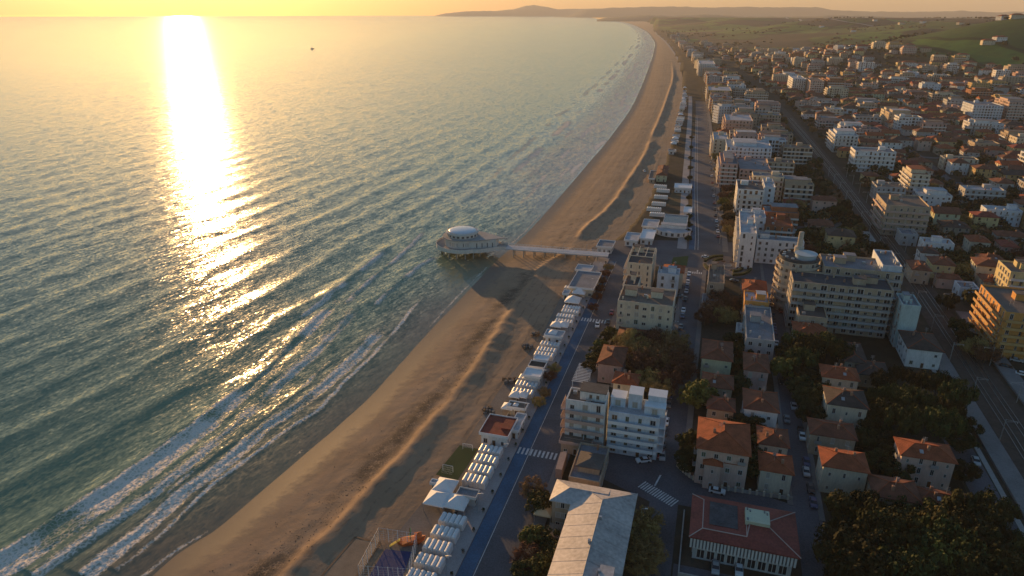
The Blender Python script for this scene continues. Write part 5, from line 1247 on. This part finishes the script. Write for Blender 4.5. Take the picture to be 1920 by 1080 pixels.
def trunk_mesh(kind, cl, seed):
    rnd = random.Random(seed); b = MB(); top = .72 if kind == 'umbrella' else (.4 if kind != 'column' else .8)
    b.tube((0, 0, -.02), (.02, .01, top * .55), .035, .026, 7); b.tube((.02, .01, top * .55), (.01, .03, top), .026, .016, 6)
    for c, r in cl[::3 if kind != 'bare' else 1][:22]: b.tube((.01, .02, top * rnd.uniform(.6, .98)), c, .012, .004, 4)
    return mesh('trunk', b.v, b.f, M_bark)
TREE = {}
for kind, mt, n_ in (('umbrella', L_pine, 4200), ('round', L_ever, 3400), ('bare', L_bare, 3400), ('column', L_ever, 1500)):
    for s in range(3):
        b, cl = crown_mesh(kind, s * 7 + len(kind), n_); TREE[kind, s] = (mesh('crown', b.v, b.f, mt), trunk_mesh(kind, cl, s))
b, cl = crown_mesh('round', 91, 3400); TREE['olive', 0] = (mesh('crown', b.v, b.f, L_oliv), trunk_mesh('round', cl, 3)); TREE['olive', 1] = TREE['olive', 2] = TREE['olive', 0]
TN = dict(umbrella='umbrella_pine', round='evergreen_tree', bare='bare_tree', column='cypress', olive='olive_green_tree')
TL = dict(umbrella='dark umbrella pine', round='dark evergreen tree', bare='leafless brown tree', column='slim dark cypress', olive='yellow-green tree')
_tr = random.Random(11); NT = 0; TREEPOS = []
def tree(x, y, kind, h, where, z=Z0, wide=1.0):
    global NT
    c, t = TREE[kind, _tr.randrange(3)]; rz = _tr.random() * 6.28; NT += 1
    root = empty(TN[kind], (x, y, z), rz); root.scale = (h * wide, h * wide, h); tag(root, TL[kind] + ' ' + where, 'tree', 'trees ' + where)
    link('trunk', t, root); link('crown', c, root); TREEPOS.append((x, y)); return root
def tree_px(px, py, kind, h, where, wide=1.0):
    zc = dict(umbrella=.8, round=.6, bare=.62, column=.5, olive=.6)[kind] * h
    x, y = G(px, py, Z0 + zc); tree(x, y, kind, h, where, wide=wide)
for px, py in ((1193, 655), (1222, 638), (1254, 648), (1272, 668), (1240, 672), (1208, 676), (1184, 640), (1262, 640), (1225, 660), (1276, 690)): tree_px(px, py, 'bare', _tr.uniform(7.5, 10), 'in the grove beside the inner street')
for px, py in ((1250, 712), (1232, 726), (1215, 712)): tree_px(px, py, 'bare', 7.5, 'behind the blue-white block')
tree_px(1310, 738, 'olive', 9.5, 'beside the inner street above the pink villa')
for px, py in ((1138, 632), (1128, 646), (1118, 660), (1111, 672), (1104, 688), (1147, 622)): tree_px(px, py, 'olive', 4.5, 'hedging the seafront road')
for px, py in ((1338, 575), (1362, 590), (1376, 566), (1350, 556), (1325, 592)): tree_px(px, py, 'bare', 7, 'in the dark hotel garden')
for px, py, h in ((1520, 648, 11), (1552, 642, 10), (1505, 670, 10), (1575, 655, 9)): tree_px(px, py, 'umbrella', h, 'below the long balcony block', .52)
for px, py in ((1480, 662), (1472, 690), (1490, 640)): tree_px(px, py, 'olive', 8.5, 'beside the villa street near the balcony block', .9)
for px, py in ((1500, 702), (1512, 745), (1530, 712), (1522, 772), (1538, 735), (1498, 722)): tree_px(px, py, 'round', 7, 'between villa street and the cream villa')
for px, py in ((1655, 712), (1690, 700), (1725, 712), (1760, 716), (1795, 735), (1640, 742), (1675, 738), (1712, 745), (1750, 755), (1785, 765), (1660, 772), (1700, 785), (1770, 790)): tree_px(px, py, 'umbrella', _tr.choice((7, 8.5, 10, 11.5)), 'in the pine wood by the railway', .48)
for px, py in ((1640, 800), (1655, 830), (1630, 775), (1670, 855), (1690, 880), (1650, 865), (1620, 820)): tree_px(px, py, 'round', 6.5, 'between the villas right of the villa street')
for px, py in ((1812, 800), (1805, 830), (1808, 880)): tree_px(px, py, 'round', 6, 'beside the railway road')
for k in range(46):
    px = 1575 + (k % 9) * 43 + _tr.uniform(-14, 14); py = 958 + (k // 9) * 30 + _tr.uniform(-10, 10)
    if px > 1900 + (py - 960) * .4 or px < 1560 + (py > 1000) * 5: continue
    tree_px(px, py, _tr.choice(('umbrella', 'round', 'umbrella', 'olive')), _tr.choice((5.5, 7, 8.5, 9.5, 11.5)), 'in the dark park by the bottom edge', .6 if k % 2 else .75)
for px, py in ((1000, 1005), (990, 1045), (1042, 1040), (1062, 1060), (1020, 1065), (1010, 940), (1002, 915), (1030, 1010), (985, 1070)): tree_px(px, py, _tr.choice(('olive', 'bare', 'round')), 5.5, 'in the school garden')
for px, py in ((1212, 975), (1206, 1000), (1216, 1030), (1204, 1050)): tree_px(px, py, 'bare', 6, 'between school and inner street')
for px, py in ((1410, 840), (1412, 870), (1390, 800), (1410, 800), (1380, 720), (1384, 690), (1385, 660), (1380, 640), (1300, 830), (1296, 860)): tree_px(px, py, 'round', 7, 'between the villas of the inner street')
for k in range(16):
    p = AVE[6 + k * 2]; tree(p[0] + 13.5 + _tr.uniform(0, 5), p[1], _tr.choice(('bare', 'bare', 'olive')), _tr.uniform(5, 7), 'along the avenue')
for k in range(12):
    p = AVE[5 + k * 3]; tree(p[0] - 8.3, p[1], 'round', 3.4, 'on the strip by the avenue cycle lane')
for px, py in ((1130, 525), (1135, 512), (1126, 540), (1142, 500), (1120, 555), (1112, 575)): tree_px(px, py, 'bare', 3.6, 'along the promenade near the pier')
for px, py in ((1040, 690), (1032, 705), (1020, 735), (1010, 752)): tree_px(px, py, 'bare', 3.4, 'on the promenade by the white pavilion')
for px, py in ((1780, 565), (1800, 612), (1830, 650), (1850, 660), (1812, 636)): tree_px(px, py, _tr.choice(('round', 'bare')), 7, 'between platforms and the orange block')
for px, py in ((1810, 490), (1822, 500), (1800, 480), (1770, 410), (1760, 395), (1700, 315), (1690, 310), (1660, 305), (1655, 320), (1680, 325), (1560, 395), (1575, 405), (1545, 380), (1750, 340), (1640, 330)): tree_px(px, py, 'round', 7, 'among the houses right of the railway')
for px, py in ((1500, 400), (1492, 385), (1560, 440), (1580, 450), (1545, 470), (1505, 470), (1525, 450), (1500, 320), (1530, 305), (1470, 330)): tree_px(px, py, _tr.choice(('round', 'bare')), 9, 'left of the railway beyond the square')

# ------------------------------------------------------------------ cars
M_tyre = mat('tyre', (.02, .02, .02), .9, .1); M_lamp = mat('car_lamp', (.5, .5, .5), .3, .05); M_tail = mat('tail_lamp', (.3, .02, .02), .4, .05)
CARM = {k: mat('car_paint_' + k, c, .3, .04, spec=.6) for k, c in dict(white=(.68, .69, .70), silver=(.38, .39, .40), black=(.02, .02, .022), blue=(.04, .07, .16), red=(.25, .03, .025), grey=(.13, .135, .14)).items()}
def car_meshes():
    out = {}
    b = MB(); w = .86
    pr = [(-2.1, .35), (-2.12, .75), (-1.9, .92), (-.95, .98), (1.45, 1.0), (2.0, .95), (2.1, .7), (2.08, .35)]
    n = len(pr); rings = [(-w, 1.0, 0), (-w * .97, .985, .02), (w * .97, .985, .02), (w, 1.0, 0)]
    v = [(-w, y, z) for y, z in pr] + [(w, y, z) for y, z in pr]
    b.add(v, [(i, i + 1, n + i + 1, n + i) for i in range(n - 1)] + [tuple(range(n - 1, -1, -1)), tuple(range(n, 2 * n)), (n - 1, 0, n, 2 * n - 1)])
    t = .64; b.add([(-t, -.25, 1.43), (t, -.25, 1.43), (t, 1.05, 1.42), (-t, 1.05, 1.42), (-t, -.25, 1.38), (t, -.25, 1.38), (t, 1.05, 1.37), (-t, 1.05, 1.37)], [(0, 1, 2, 3), (4, 5, 1, 0), (5, 6, 2, 1), (6, 7, 3, 2), (7, 4, 0, 3)])
    out['body'] = (b.v, b.f)
    b = MB(); b.add([(-.80, -.98, .97), (.80, -.98, .97), (.80, 1.7, .98), (-.80, 1.7, .98), (-.63, -.24, 1.40), (.63, -.24, 1.40), (.63, 1.04, 1.40), (-.63, 1.04, 1.40)], [(0, 1, 5, 4), (1, 2, 6, 5), (2, 3, 7, 6), (3, 0, 4, 7)]); out['glass'] = mesh('glass', b.v, b.f, M_glass)
    b = MB(); b.tube((-.1, 0, 0), (.1, 0, 0), .33, n=12); out['wheel'] = mesh('wheel', b.v, b.f, M_tyre)
    out['lamp'] = cbox(.34, .06, .14, M_lamp); out['tail'] = cbox(.3, .06, .2, M_tail)
    return out
CM = car_meshes(); CARB = {k: mesh('car_body_' + k, *CM['body'], m) for k, m in CARM.items()}
def car(x, y, rz, col, where, grp, z=Z0 + .07, near=True):
    root = empty('parked_car', (x, y, z), rz); tag(root, '%s car %s' % (col, where), 'car', grp)
    link('body', CARB[col], root); link('glass', CM['glass'], root)
    if near:
        for sx in (-.8, .8):
            for sy in (-1.3, 1.3): link('wheel', CM['wheel'], root, (sx, sy, .33))
            link('headlight', CM['lamp'], root, (sx * .72, -2.12, .62)); link('tail_light', CM['tail'], root, (sx * .78, 2.09, .62))
_cr = random.Random(5); CC = ['white', 'silver', 'black', 'blue', 'red', 'grey', 'white', 'grey', 'black']
for px, py, col, dr, wh in ((1206, 866, 'white', -1.1, 'alone in the open junction below the blue-white block'), (1241, 858, 'silver', .1, 'at the corner beside the blue-white block'), (1344, 924, 'white', 1.5, 'parked across the side street above the red hall'),
                            (1120, 612, 'white', .1, 'parked on the seafront road by the cream hotel'), (1341, 1068, 'silver', 0, 'in the red hall car park, left one'), (1385, 1072, 'white', 0, 'in the red hall car park, right one'),
                            (1488, 765, 'silver', 0, 'on the villa street beside the white villa'), (1511, 888, 'silver', 0, 'on the villa street beside the turret villa'), (1829, 868, 'silver', -.1, 'on the railway road by the big orange roof'), (1861, 961, 'white', -.1, 'on the railway road above the park'),
                            (1838, 950, 'grey', -.1, 'parked behind the white one on the railway road'), (1395, 462, 'black', 1.2, 'beside the white hotel slab on the square'), (1398, 455, 'silver', 1.2, 'second beside the white hotel slab'), (1323, 484, 'white', 1.3, 'at the rim of the oval garden'),
                            (1905, 678, 'silver', 1.3, 'in the station car park, upper one'), (1916, 704, 'white', 1.3, 'in the station car park, lower one'), (1885, 690, 'black', 1.3, 'in the station car park, left one'), (1147, 588, 'red', .05, 'on the seafront road next to the hotel forecourt'), (1140, 606, 'black', .05, 'behind the white one on the seafront road'),
                            (1209, 965, 'black', .2, 'parked by the school side of the inner street'), (1208, 322, 'white', .3, 'van-sized, parked on the sand beyond the pier')):
    x, y = G(px, py); car(x, y, GA + dr, col, wh, 'single parked cars')
for i, a_ in enumerate([12, 17.5, 24, 29.5, 40, 45.5, 51, 62, 78, 84, 101, 112, 118, 131, 140, 146, 152, 158, 163]): x, y = AB(a_, 38.6); car(x, y, GA, _cr.choice(CC), 'in the row along the left kerb of the inner street', 'cars along the inner street')
for i, a_ in enumerate([128, 134, 139.5, 146, 152]): x, y = AB(a_, 33.5 + (i % 2) * 2.4); car(x, y, GA + .1, _cr.choice(CC), 'in the bay beside the blue-white block near the lawn', 'cars by the small lawn')
for i, a_ in enumerate([36, 41.5, 66, 90, 96, 101.5, 107, 112.5, 118, 123.5, 129, 134.5, 140, 145.5]): x, y = AB(a_, 74.6 if i % 5 else 78.2); car(x, y, GA, _cr.choice(CC), 'parked along the villa street', 'cars along the villa street')
for i, a_ in enumerate([2, 8, 20, 33]): x, y = AB(a_, 78.3); car(x, y, GA, _cr.choice(CC), 'near the low end of the villa street', 'cars low on the villa street')
for i in range(14):
    p = AVE[7 + i * 2]; car(p[0] + 8.5, p[1], grid_angle(p[1]), _cr.choice(CC), 'along the right kerb of the avenue', 'cars along the avenue', near=i < 8)
for i in range(12): x, y = AB(160 + (i % 6) * 7, 60 + (i // 6) * 24 + _cr.uniform(-2, 2)); (not blocked(x, y, 1)) and car(x, y, GA + _cr.choice((0, 1.57)), _cr.choice(CC), 'scattered on the square behind the oval garden', 'cars on the square')
# garden walls with pillars round the pink villa
vw = empty('garden_wall', (*G(1282, 886), Z0)); tag(vw, 'curving garden wall with pillars round the pink corner villa', 'wall'); o_ = Vector(G(1282, 886)); PP = [Vector(p) - o_ for p in sl([(1270, 875), (1281, 886), (1300, 900), (1330, 913), (1365, 920), (1405, 926), (1445, 932), (1488, 938)], 3)]
for p, q in zip(PP[:-1], PP[1:]):
    d = q - p; link('wall_panel', cbox(d.length - .45, .25, 1.0, M_concrete), vw, (*((p + q) / 2), 0), math.atan2(d.y, d.x)); link('pillar', cbox(.5, .5, 1.5, WALL['cream']), vw, (*p, 0))
# boat far out, people too small to build
bt = empty('fishing_boat', (*G(586, 92, 0), 0), 1.2); tag(bt, 'tiny dark fishing boat far out on the sea', 'boat')
b = MB(); b.add([(-9, -2.5, 1.6), (7, -2.5, 1.6), (12, 0, 2.6), (7, 2.5, 1.6), (-9, 2.5, 1.6), (-8, -1.8, -.4), (6, -1.8, -.4), (9, 0, -.4), (6, 1.8, -.4), (-8, 1.8, -.4)], [(0, 1, 2, 3, 4), (5, 6, 1, 0), (6, 7, 2, 1), (7, 8, 3, 2), (8, 9, 4, 3), (9, 5, 0, 4)]); b.build('hull', mat('boat_hull', (.05, .05, .06), .6, .1), bt)
b = MB(); b.box(-6, -1.6, 1.6, -1, 1.6, 4.6); b.build('wheelhouse', M_whitep, bt); b = MB(); b.tube((1, 0, 1.6), (1, 0, 8.5), .15); b.tube((1, 0, 7), (-5, 0, 9), .1); b.build('mast', M_metal, bt)
# overhead line masts along the railway
MS = MB(); MS.tube((0, 0, 0), (0, 0, 7.5), .12, n=5); MS.tube((0, 0, 6.6), (3.2, 0, 7.1), .05, n=4); MS.tube((0, 0, 7.4), (3.2, 0, 7.1), .04, n=4); MSM = mesh('mast', MS.v, MS.f, M_metal); INS = cbox(.12, .12, .5, M_trim)
for i, a_ in enumerate(np.arange(-30, 430, 26)):
    for sd in (0, 1):
        x, y = AB(a_, (140.8 if a_ < 200 else 140.5 - (a_ - 200) * .018) + (-6.4 if sd == 0 else 6.4)); r_ = empty('overhead_line_mast', (x, y, Z0 + .1), GA + sd * math.pi); tag(r_, 'thin steel overhead line mast on the %s side of the railway' % ('near' if sd == 0 else 'far'), 'mast', 'overhead line masts'); link('pole', MSM, r_); link('insulator', INS, r_, (3.1, 0, 6.6))
import time as _t; _t0 = _t.time()
# ------------------------------------------------------------------ beach establishments beyond the pier, along the avenue
_br = random.Random(21)
def pavilion_round():
    c = Vector(G(1262, 438)); root = empty('terrace_pavilion', (c.x, c.y, Z0), GA); tag(root, 'white pavilion with curved terrace front on the pier square', 'pavilion'); r = 9.5
    b = MB(); pp_ = [(r * 1.05 * math.cos(t), r * .8 * math.sin(t)) for t in np.linspace(math.pi, 2 * math.pi, 20)] + [(r * 1.05, 5), (-r * 1.05, 5)]
    b.prism(pp_, -.2, 2.9, 0, 1); b.build('terrace', [WALL['white'], ROOF['pale']], root)
    b = MB(); b.box(-7, .5, 2.905, 7, 4.6, 4.8); b.build('upper_room', WALL['white'], root); ibox('roof', -7.3, .2, 4.803, 7.3, 4.9, 5.05, ROOF['pale'], root)
    for k in range(9):
        t = math.pi + (k + .5) * math.pi / 9; link('window', WIN[0], root, (r * 1.05 * math.cos(t), r * .8 * math.sin(t), .6), t + math.pi / 2, (1.6, 1, 1.9))
    FOOTS.append((c.x, c.y, 11, 9, GA))
pavilion_round()
kiosk('white_pergola', 'white slatted flat pavilion left of the curved terrace pavilion', Foot(1199, 447, 1225, 430, 3.4), 'white', M_whitep); kiosk('white_pergola', 'wide white flat pavilion behind the slatted one near the pier', Foot(1170, 450, 1196, 436, 3.4), 'white', 'pale')
kiosk('beach_restaurant', 'low pavilion with dark solar roof behind the curved terrace', Foot(1243, 418, 1288, 402, 4), 'tan', M_solar); kiosk('white_kiosk', 'low white kiosk left of the solar-roofed pavilion', Foot(1203, 424, 1233, 411, 3.4), 'white', 'pale')
kiosk('white_kiosk', 'blue-white covered kiosk by the avenue beside the brown lawn', Foot(1264, 352, 1297, 344, 3.6), 'blue_white', M_whitep); kiosk('white_kiosk', 'small white pergola kiosk at the foot of the brown lawn', Foot(1281, 398, 1297, 388, 3), 'white', M_whitep)
hs('beach_house', 'brown hip-roofed beach house standing on the sand beyond the pier', Foot(1231, 328, 1250, 311, 5), 2, 'pale_green', 'brown', cat='house')
kiosk('beach_bar', 'flat wooden beach bar seaward of the brown-roofed beach house', Foot(1216, 335, 1228, 320, 3), 'tan', 'earth')
for k, (px, py) in enumerate(((1235, 385), (1239, 372), (1243, 360), (1238, 352), (1226, 395), (1232, 405))):
    x, y = G(px, py); cabin_row(x, y, 7, GA, ['first', 'second', 'third', 'fourth', 'fifth', 'sixth'][k] + ' cabin row on the sand beyond the solar-roofed pavilion', doors=False)
def line_x(P, y): return float(np.interp(y, P[:, 1], P[:, 0]))
Y_ = 610.0; k = 0
while Y_ < 1900:
    x0, x1 = line_x(INNER, Y_) + 3, line_x(AVE, Y_) - 15; rz = grid_angle(Y_); sc_ = 1 + max(0, (Y_ - 700) / 900)
    x = x0 + 2
    while x < x1 - 3:
        w = _br.uniform(5, 9); d_ = _br.uniform(4, 7) * sc_
        if x + w < x1 and not blocked(x + w / 2, Y_, 2):
            c = _br.random(); zone = 'on the beach strip along the avenue'
            if c < .34: cabin_row(x + w / 2, Y_, int(w / 1.3), rz, 'distant white cabin row ' + zone, doors=False, sc_=min(sc_, 1.4), grp='distant beach cabins')
            elif c < .50: gazebo(x + w / 2, Y_, min(w, 6), rz, 'distant white gazebo ' + zone, grp='distant gazebos')
            elif c < .84:
                wl_, rf = _br.choice((('white', 'pale'), ('white', 'grey'), ('cream', 'earth'), ('white', 'brown'), ('rose', 'terracotta'), ('blue_white', 'pale')))
                kiosk('beach_kiosk', 'distant %s %s-roofed kiosk %s' % (wl_.replace('_', '-'), dict(pale='pale', grey='grey', earth='brown', brown='dark', terracotta='red')[rf], zone), Foot2(x + w / 2, Y_, w, d_, 3.4, rz, Z0), wl_, rf, near=False, grp='distant beach kiosks')
        x += w + _br.uniform(1, 2.5)
    Y_ += _br.uniform(8.5, 12) * sc_

# ------------------------------------------------------------------ the rest of the town, house by house
STREETS = [np.array([(o.matrix_basis @ v.co)[:2] for v in o.data.vertices]) for o in list(bpy.data.objects) if o.name.split('.')[0] in ('town_street', 'cross_street')]
def mid(P): n = len(P) // 2; return (P[:n] + P[n:]) / 2
LINES = [mid(P).tolist() for P in STREETS]
_hr = random.Random(33); CAND = []
def near_line(x, y, P, r):
    for (ax, ay), (bx, by) in zip(P[:-1], P[1:]):
        dx, dy = bx - ax, by - ay; t = max(0, min(1, ((x - ax) * dx + (y - ay) * dy) / (dx * dx + dy * dy)))
        if (x - ax - t * dx) ** 2 + (y - ay - t * dy) ** 2 < r * r: return True
    return False
TOWN_E = np.array(TOWN_EDGE, float)
def sd(x, y, P): return (line_x(P, y) - x) * .965      # these lines all run away from the viewer
Yr = 118.0
while Yr < 3900:
    big = np.interp(Yr, [100, 500, 900, 1600, 3300], [1.0, 1.1, 1.35, 1.9, 3.0]); step = (19.5 if Yr < 0 else 16.5) * big
    ca = math.cos(grid_angle(Yr)); x = line_x(AVE, Yr) + 22 if Yr > 400 else 60
    while x < 1500:
        px, py = proj(x, Yr, Z0 + 5)
        if px > 1990: break
        X_, Y2 = x + _hr.uniform(-3, 3), Yr - (x - 200) * .26 * (1 if Yr < 1500 else .6) + _hr.uniform(-3, 3)
        x += step * _hr.uniform(.85, 1.25)
        if Y2 < 100: continue
        a_, b_ = inv(X_, Y2)
        if sd(X_, Y2, TOWN_E) < -10 + 30 * _hr.random(): continue
        if Y2 > 330:
            da = -sd(X_, Y2, AVE)
            if da < 24: continue
        elif b_ < 158: continue
        if a_ < 215 and b_ < 158: continue
        if -18 < sd(X_, Y2, RAILWAY) < 25: continue
        if 20 < a_ < 80 and 152 < b_ < 206: continue
        pxx, pyy = proj(X_, Y2, Z0 + 5)
        if pxx < 1100 or pxx > 1990: continue
        if any(near_line(X_, Y2, L_, 7.5) for L_ in LINES) and Y2 < 1000: continue
        if blocked(X_, Y2, 7): continue
        seaside = sd(X_, Y2, RAILWAY) > 0
        u = _hr.random(); dist = math.hypot(X_, Y2)
        if _hr.random() < (.06 if dist < 900 else .15) : continue
        rz = grid_angle(Y2) + _hr.gauss(0, .03)
        if _hr.random() < .08: rz += _hr.uniform(-.5, .5)
        tall = .62 if seaside else (.20 if dist < 1000 else .18)
        if u < tall:
            fl = _hr.choice((4, 5, 5, 6) if seaside else (3, 3, 4, 4, 5)); w, d_ = _hr.uniform(14, 21) * min(big, 1.35), _hr.uniform(11, 15) * min(big, 1.3)
            CAND.append(('F', X_, Y2, w, d_, fl * 3.05, fl, rz, _hr.choice(('white', 'cream', 'cream', 'pink', 'tan', 'tan', 'grey', 'blue_white', 'ochre', 'rose', 'brick')), _hr.choice(('grey', 'grey', 'earth', 'bitumen', 'charcoal', 'brown', 'pale')), _hr.choice(('f', 'fl', 'l', 'f', ''))))
        else:
            fl = _hr.choice((2, 2, 2, 3)); w, d_ = _hr.uniform(9, 15) * min(big, 1.4), _hr.uniform(8.5, 11.5) * min(big, 1.4)
            CAND.append(('H', X_, Y2, w, d_, fl * 3.1, fl, rz, _hr.choice(('white', 'cream', 'tan', 'tan', 'pink', 'yellow', 'grey', 'rose', 'ochre', 'pale_green', 'grey')), _hr.choice(('brown', 'brown', 'brown', 'terracotta', 'dark', 'red')), _hr.random() < .35))
        FOOTS.append((X_, Y2, w / 2, d_ / 2, rz))
    Yr += step * .92
CAND.sort(key=lambda c: -(c[3] * c[5]) / (c[1] ** 2 + c[2] ** 2))
def where(x, y):
    px, py = proj(x, y, Z0); s_ = 'seaward of the railway' if sd(x, y, RAILWAY) > 0 else 'inland of the railway'
    dist = math.hypot(x, y)
    return s_ + (', near' if dist < 430 else ', mid-distance' if dist < 800 else ', far')
RN = dict(brown='brown', terracotta='orange', dark='dark', red='red', pale='pale', grey='grey', earth='brown', bitumen='dark', charcoal='black')
NUM = {2: 'two', 3: 'three', 4: 'four', 5: 'five', 6: 'six'}
cntH = cntF = 0; REST = []
for c in CAND:
    ty, x, y, w, d_, h, fl, rz, wl_, rf, ex = c; z = land_z(x, y); f = Foot2(x, y, w, d_, h, rz, z)
    if ty == 'H' and cntH < 300:
        cntH += 1; o = hs('town_house', '%s %s-storey house, %s tiled roof, %s' % (wl_.replace('_', ' '), NUM[fl], RN[rf], where(x, y)), f, fl, wl_, rf, near=False, gable=ex, group='town houses', chim=1)
    elif ty == 'F' and cntF < 230:
        cntF += 1; o = fb('town_block', '%s %s-storey block, %s flat roof, %s' % (wl_.replace('_', ' '), NUM[fl], RN[rf], where(x, y)), f, fl, wl_, rf if rf != 'brown' else 'earth', near=False, bal=ex, hut=1, clutter=3, ww=_hr.choice((.9, 1.1, 1.4, 1.9)), gap=_hr.choice((2.6, 3.0, 3.5)), shut=_hr.choice((.2, .5, .7)), group='town blocks', bmat=_hr.choice((M_trim, M_trim, M_pinktrim)))
    else: REST.append((f, c))
if REST:
    wk = list(WALL); rk = ['brown', 'terracotta', 'dark', 'red', 'pale', 'grey', 'earth', 'bitumen', 'charcoal']; b = MB(); gm = len(wk) + len(rk)
    for f, (ty, x, y, w, d_, h, fl, rz, wl_, rf, ex) in REST:
        ca, sa = math.cos(rz), math.sin(rz); T = lambda p: (x + p[0] * ca - p[1] * sa, y + p[0] * sa + p[1] * ca, f.z0 + p[2])
        W, D = w / 2, d_ / 2; e = [(-W, -D), (W, -D), (W, D), (-W, D)]
        b.add([T((*p, -2)) for p in e] + [T((*p, h)) for p in e], [(0, 1, 5, 4), (1, 2, 6, 5), (2, 3, 7, 6), (3, 0, 4, 7)], wk.index(wl_))
        if ty == 'H': b.add([T((*p, h)) for p in e] + [T((-W + D * .8, 0, h + 2.6)), T((W - D * .8, 0, h + 2.6))], [(0, 1, 5, 4), (1, 2, 5), (2, 3, 4, 5), (3, 0, 4)], len(wk) + rk.index(rf))
        else:
            b.add([T((*p, h)) for p in e], [(0, 1, 2, 3)], len(wk) + rk.index(rf)); b.add([T(q) for q in ((-1.5, -1, h), (1.5, -1, h), (1.5, 1, h), (-1.5, 1, h), (-1.5, -1, h + 2.5), (1.5, -1, h + 2.5), (1.5, 1, h + 2.5), (-1.5, 1, h + 2.5))], [(4, 5, 6, 7), (0, 1, 5, 4), (1, 2, 6, 5), (3, 0, 4, 7)], wk.index(wl_))
        for k in range(fl):
            for i in range(int(w / 3.4)):
                u = -W + (i + .5) * w / int(w / 3.4); z = k * h / fl + 1; b.add([T((u - .6, -D - .05, z)), T((u + .6, -D - .05, z)), T((u + .6, -D - .05, z + 1.5)), T((u - .6, -D - .05, z + 1.5))], [(0, 1, 2, 3)], gm)
    o = b.build('distant_houses', [WALL[k] for k in wk] + [ROOF[k] for k in rk] + [M_glass]); tag(o, 'mass of small distant houses of the far town', kind='stuff')
print('T houses', _t.time() - _t0, 'houses', cntH, 'blocks', cntF, 'rest', len(REST))

# trees and garden growth between the houses
_gr = random.Random(9); n = 0; b = MB(); nfar = 0
LM = {'umbrella': 0, 'round': 1, 'bare': 2, 'olive': 3, 'column': 1}
for t in range(15000):
    px, py = _gr.uniform(1240, 1980), 60 + 560 * _gr.random() ** 1.7
    x, y = G(px, py)
    if y > 9000 or y < 100: continue
    a_, b_ = inv(x, y)
    if a_ < 205 and b_ < 156: continue
    if y > 330 and -sd(x, y, AVE) < 17: continue
    if abs(sd(x, y, RAILWAY)) < 10 and y < 4000: continue
    if 20 < a_ < 80 and 152 < b_ < 206: continue
    intown = sd(x, y, TOWN_E) > 0
    if not intown and (y < 1000 or _gr.random() < (.4 if fbm(np.array([x / 220]), np.array([y / 220]), 3)[0] > .52 else .985)): continue
    if intown and (blocked(x, y, 1.5) or any(near_line(x, y, L_, 5) for L_ in LINES)): continue
    if any(abs(x - p) + abs(y - q) < (6 if y < 700 else 12) for p, q in TREEPOS[-260:]): continue
    if intown and _gr.random() < .35 and y < 800: continue
    kd = _gr.choice(('round', 'round', 'bare', 'olive', 'umbrella', 'column')); h = _gr.uniform(5, 8.5) * (1 if y < 900 else 1.15)
    z = land_z(x, y)
    if y < 760 and n < 85:
        n += 1; tree(x, y, kd, h, 'among the houses ' + where(x, y).split(',')[0] + (' close by' if y < 450 else ' further off'), z, .9 if kd != 'umbrella' else .55)
    elif nfar < 2600:
        nfar += 1; TREEPOS.append((x, y)); r = h * _gr.uniform(.35, .55) * (1 if intown else 1.6)
        for k in range(16):
            d = Vector((_gr.gauss(0, 1), _gr.gauss(0, 1), abs(_gr.gauss(0, .9)))).normalized(); c = Vector((x, y, z + h * .45)) + Vector((d.x * r, d.y * r, d.z * h * .5)) * _gr.uniform(.5, 1); s = r * .42
            u = d.orthogonal().normalized() * s; w = u.cross(d).normalized() * s; e = d * s * .35
            b.add([c - u + e * _gr.random(), c + w - e, c + u * .8 + e * _gr.random(), c - w - e], [(0, 1, 2, 3)], LM[kd])
o = b.build('distant_trees', [L_pine, L_ever, L_bare, L_oliv]); tag(o, 'scattered trees and woods of the far town and fields', kind='stuff')
# farmhouses on the hills
fr = random.Random(2); k = 0
for px, py in ((1703, 126), (1816, 127), (1872, 82), (1850, 88), (1540, 52), (1690, 46), (1600, 60), (1420, 92), (1500, 106), (1579, 101), (1640, 40), (1895, 34), (1905, 36), (1880, 38), (1800, 46), (1730, 44), (1560, 98), (1530, 96)):
    u = (px - 960) / F; v_ = (540 - py) / F; d = Vector((u, CP + v_ * SP, -SP + v_ * CP)).normalized(); t_ = 900.0
    while t_ < 9000:
        p = Vector((0, 0, CAMH)) + d * t_
        if p.z < land_z(p.x, p.y): break
        t_ += 15
    if t_ >= 9000: continue
    hs('farmhouse', '%s farmhouse with tiled roof standing alone on the hills' % ('pale' if k % 2 else 'white'), Foot2(p.x, p.y, fr.uniform(16, 24), fr.uniform(12, 15), 8, fr.uniform(-.4, .4), land_z(p.x, p.y) - .5), 2, 'white' if k % 2 == 0 else 'cream', 'terracotta', near=False, group='farmhouses on the hills', chim=1); k += 1

# ------------------------------------------------------------------ labels that single things out: count look-alikes from the left
bpy.context.view_layer.update()
def ordinal(i):
    w = ['leftmost', 'second', 'third', 'fourth', 'fifth', 'sixth', 'seventh', 'eighth', 'ninth', 'tenth', 'eleventh', 'twelfth']
    return w[i] if i < 12 else '%d%s' % (i + 1, 'th' if 10 < (i + 1) % 100 < 14 else {1: 'st', 2: 'nd', 3: 'rd'}.get((i + 1) % 10, 'th'))
by = {}
for o in bpy.data.objects:
    if o.parent is None and 'label' in o and o.get('kind') is None: by.setdefault(o['label'], []).append(o)
for lb, os_ in by.items():
    if len(os_) < 2: continue
    os_.sort(key=lambda o: proj(*o.location)[0])
    for i, o in enumerate(os_): o['label'] = '%s, %s%s' % (lb, ordinal(i), ' of these' if i == 0 else ' from left')
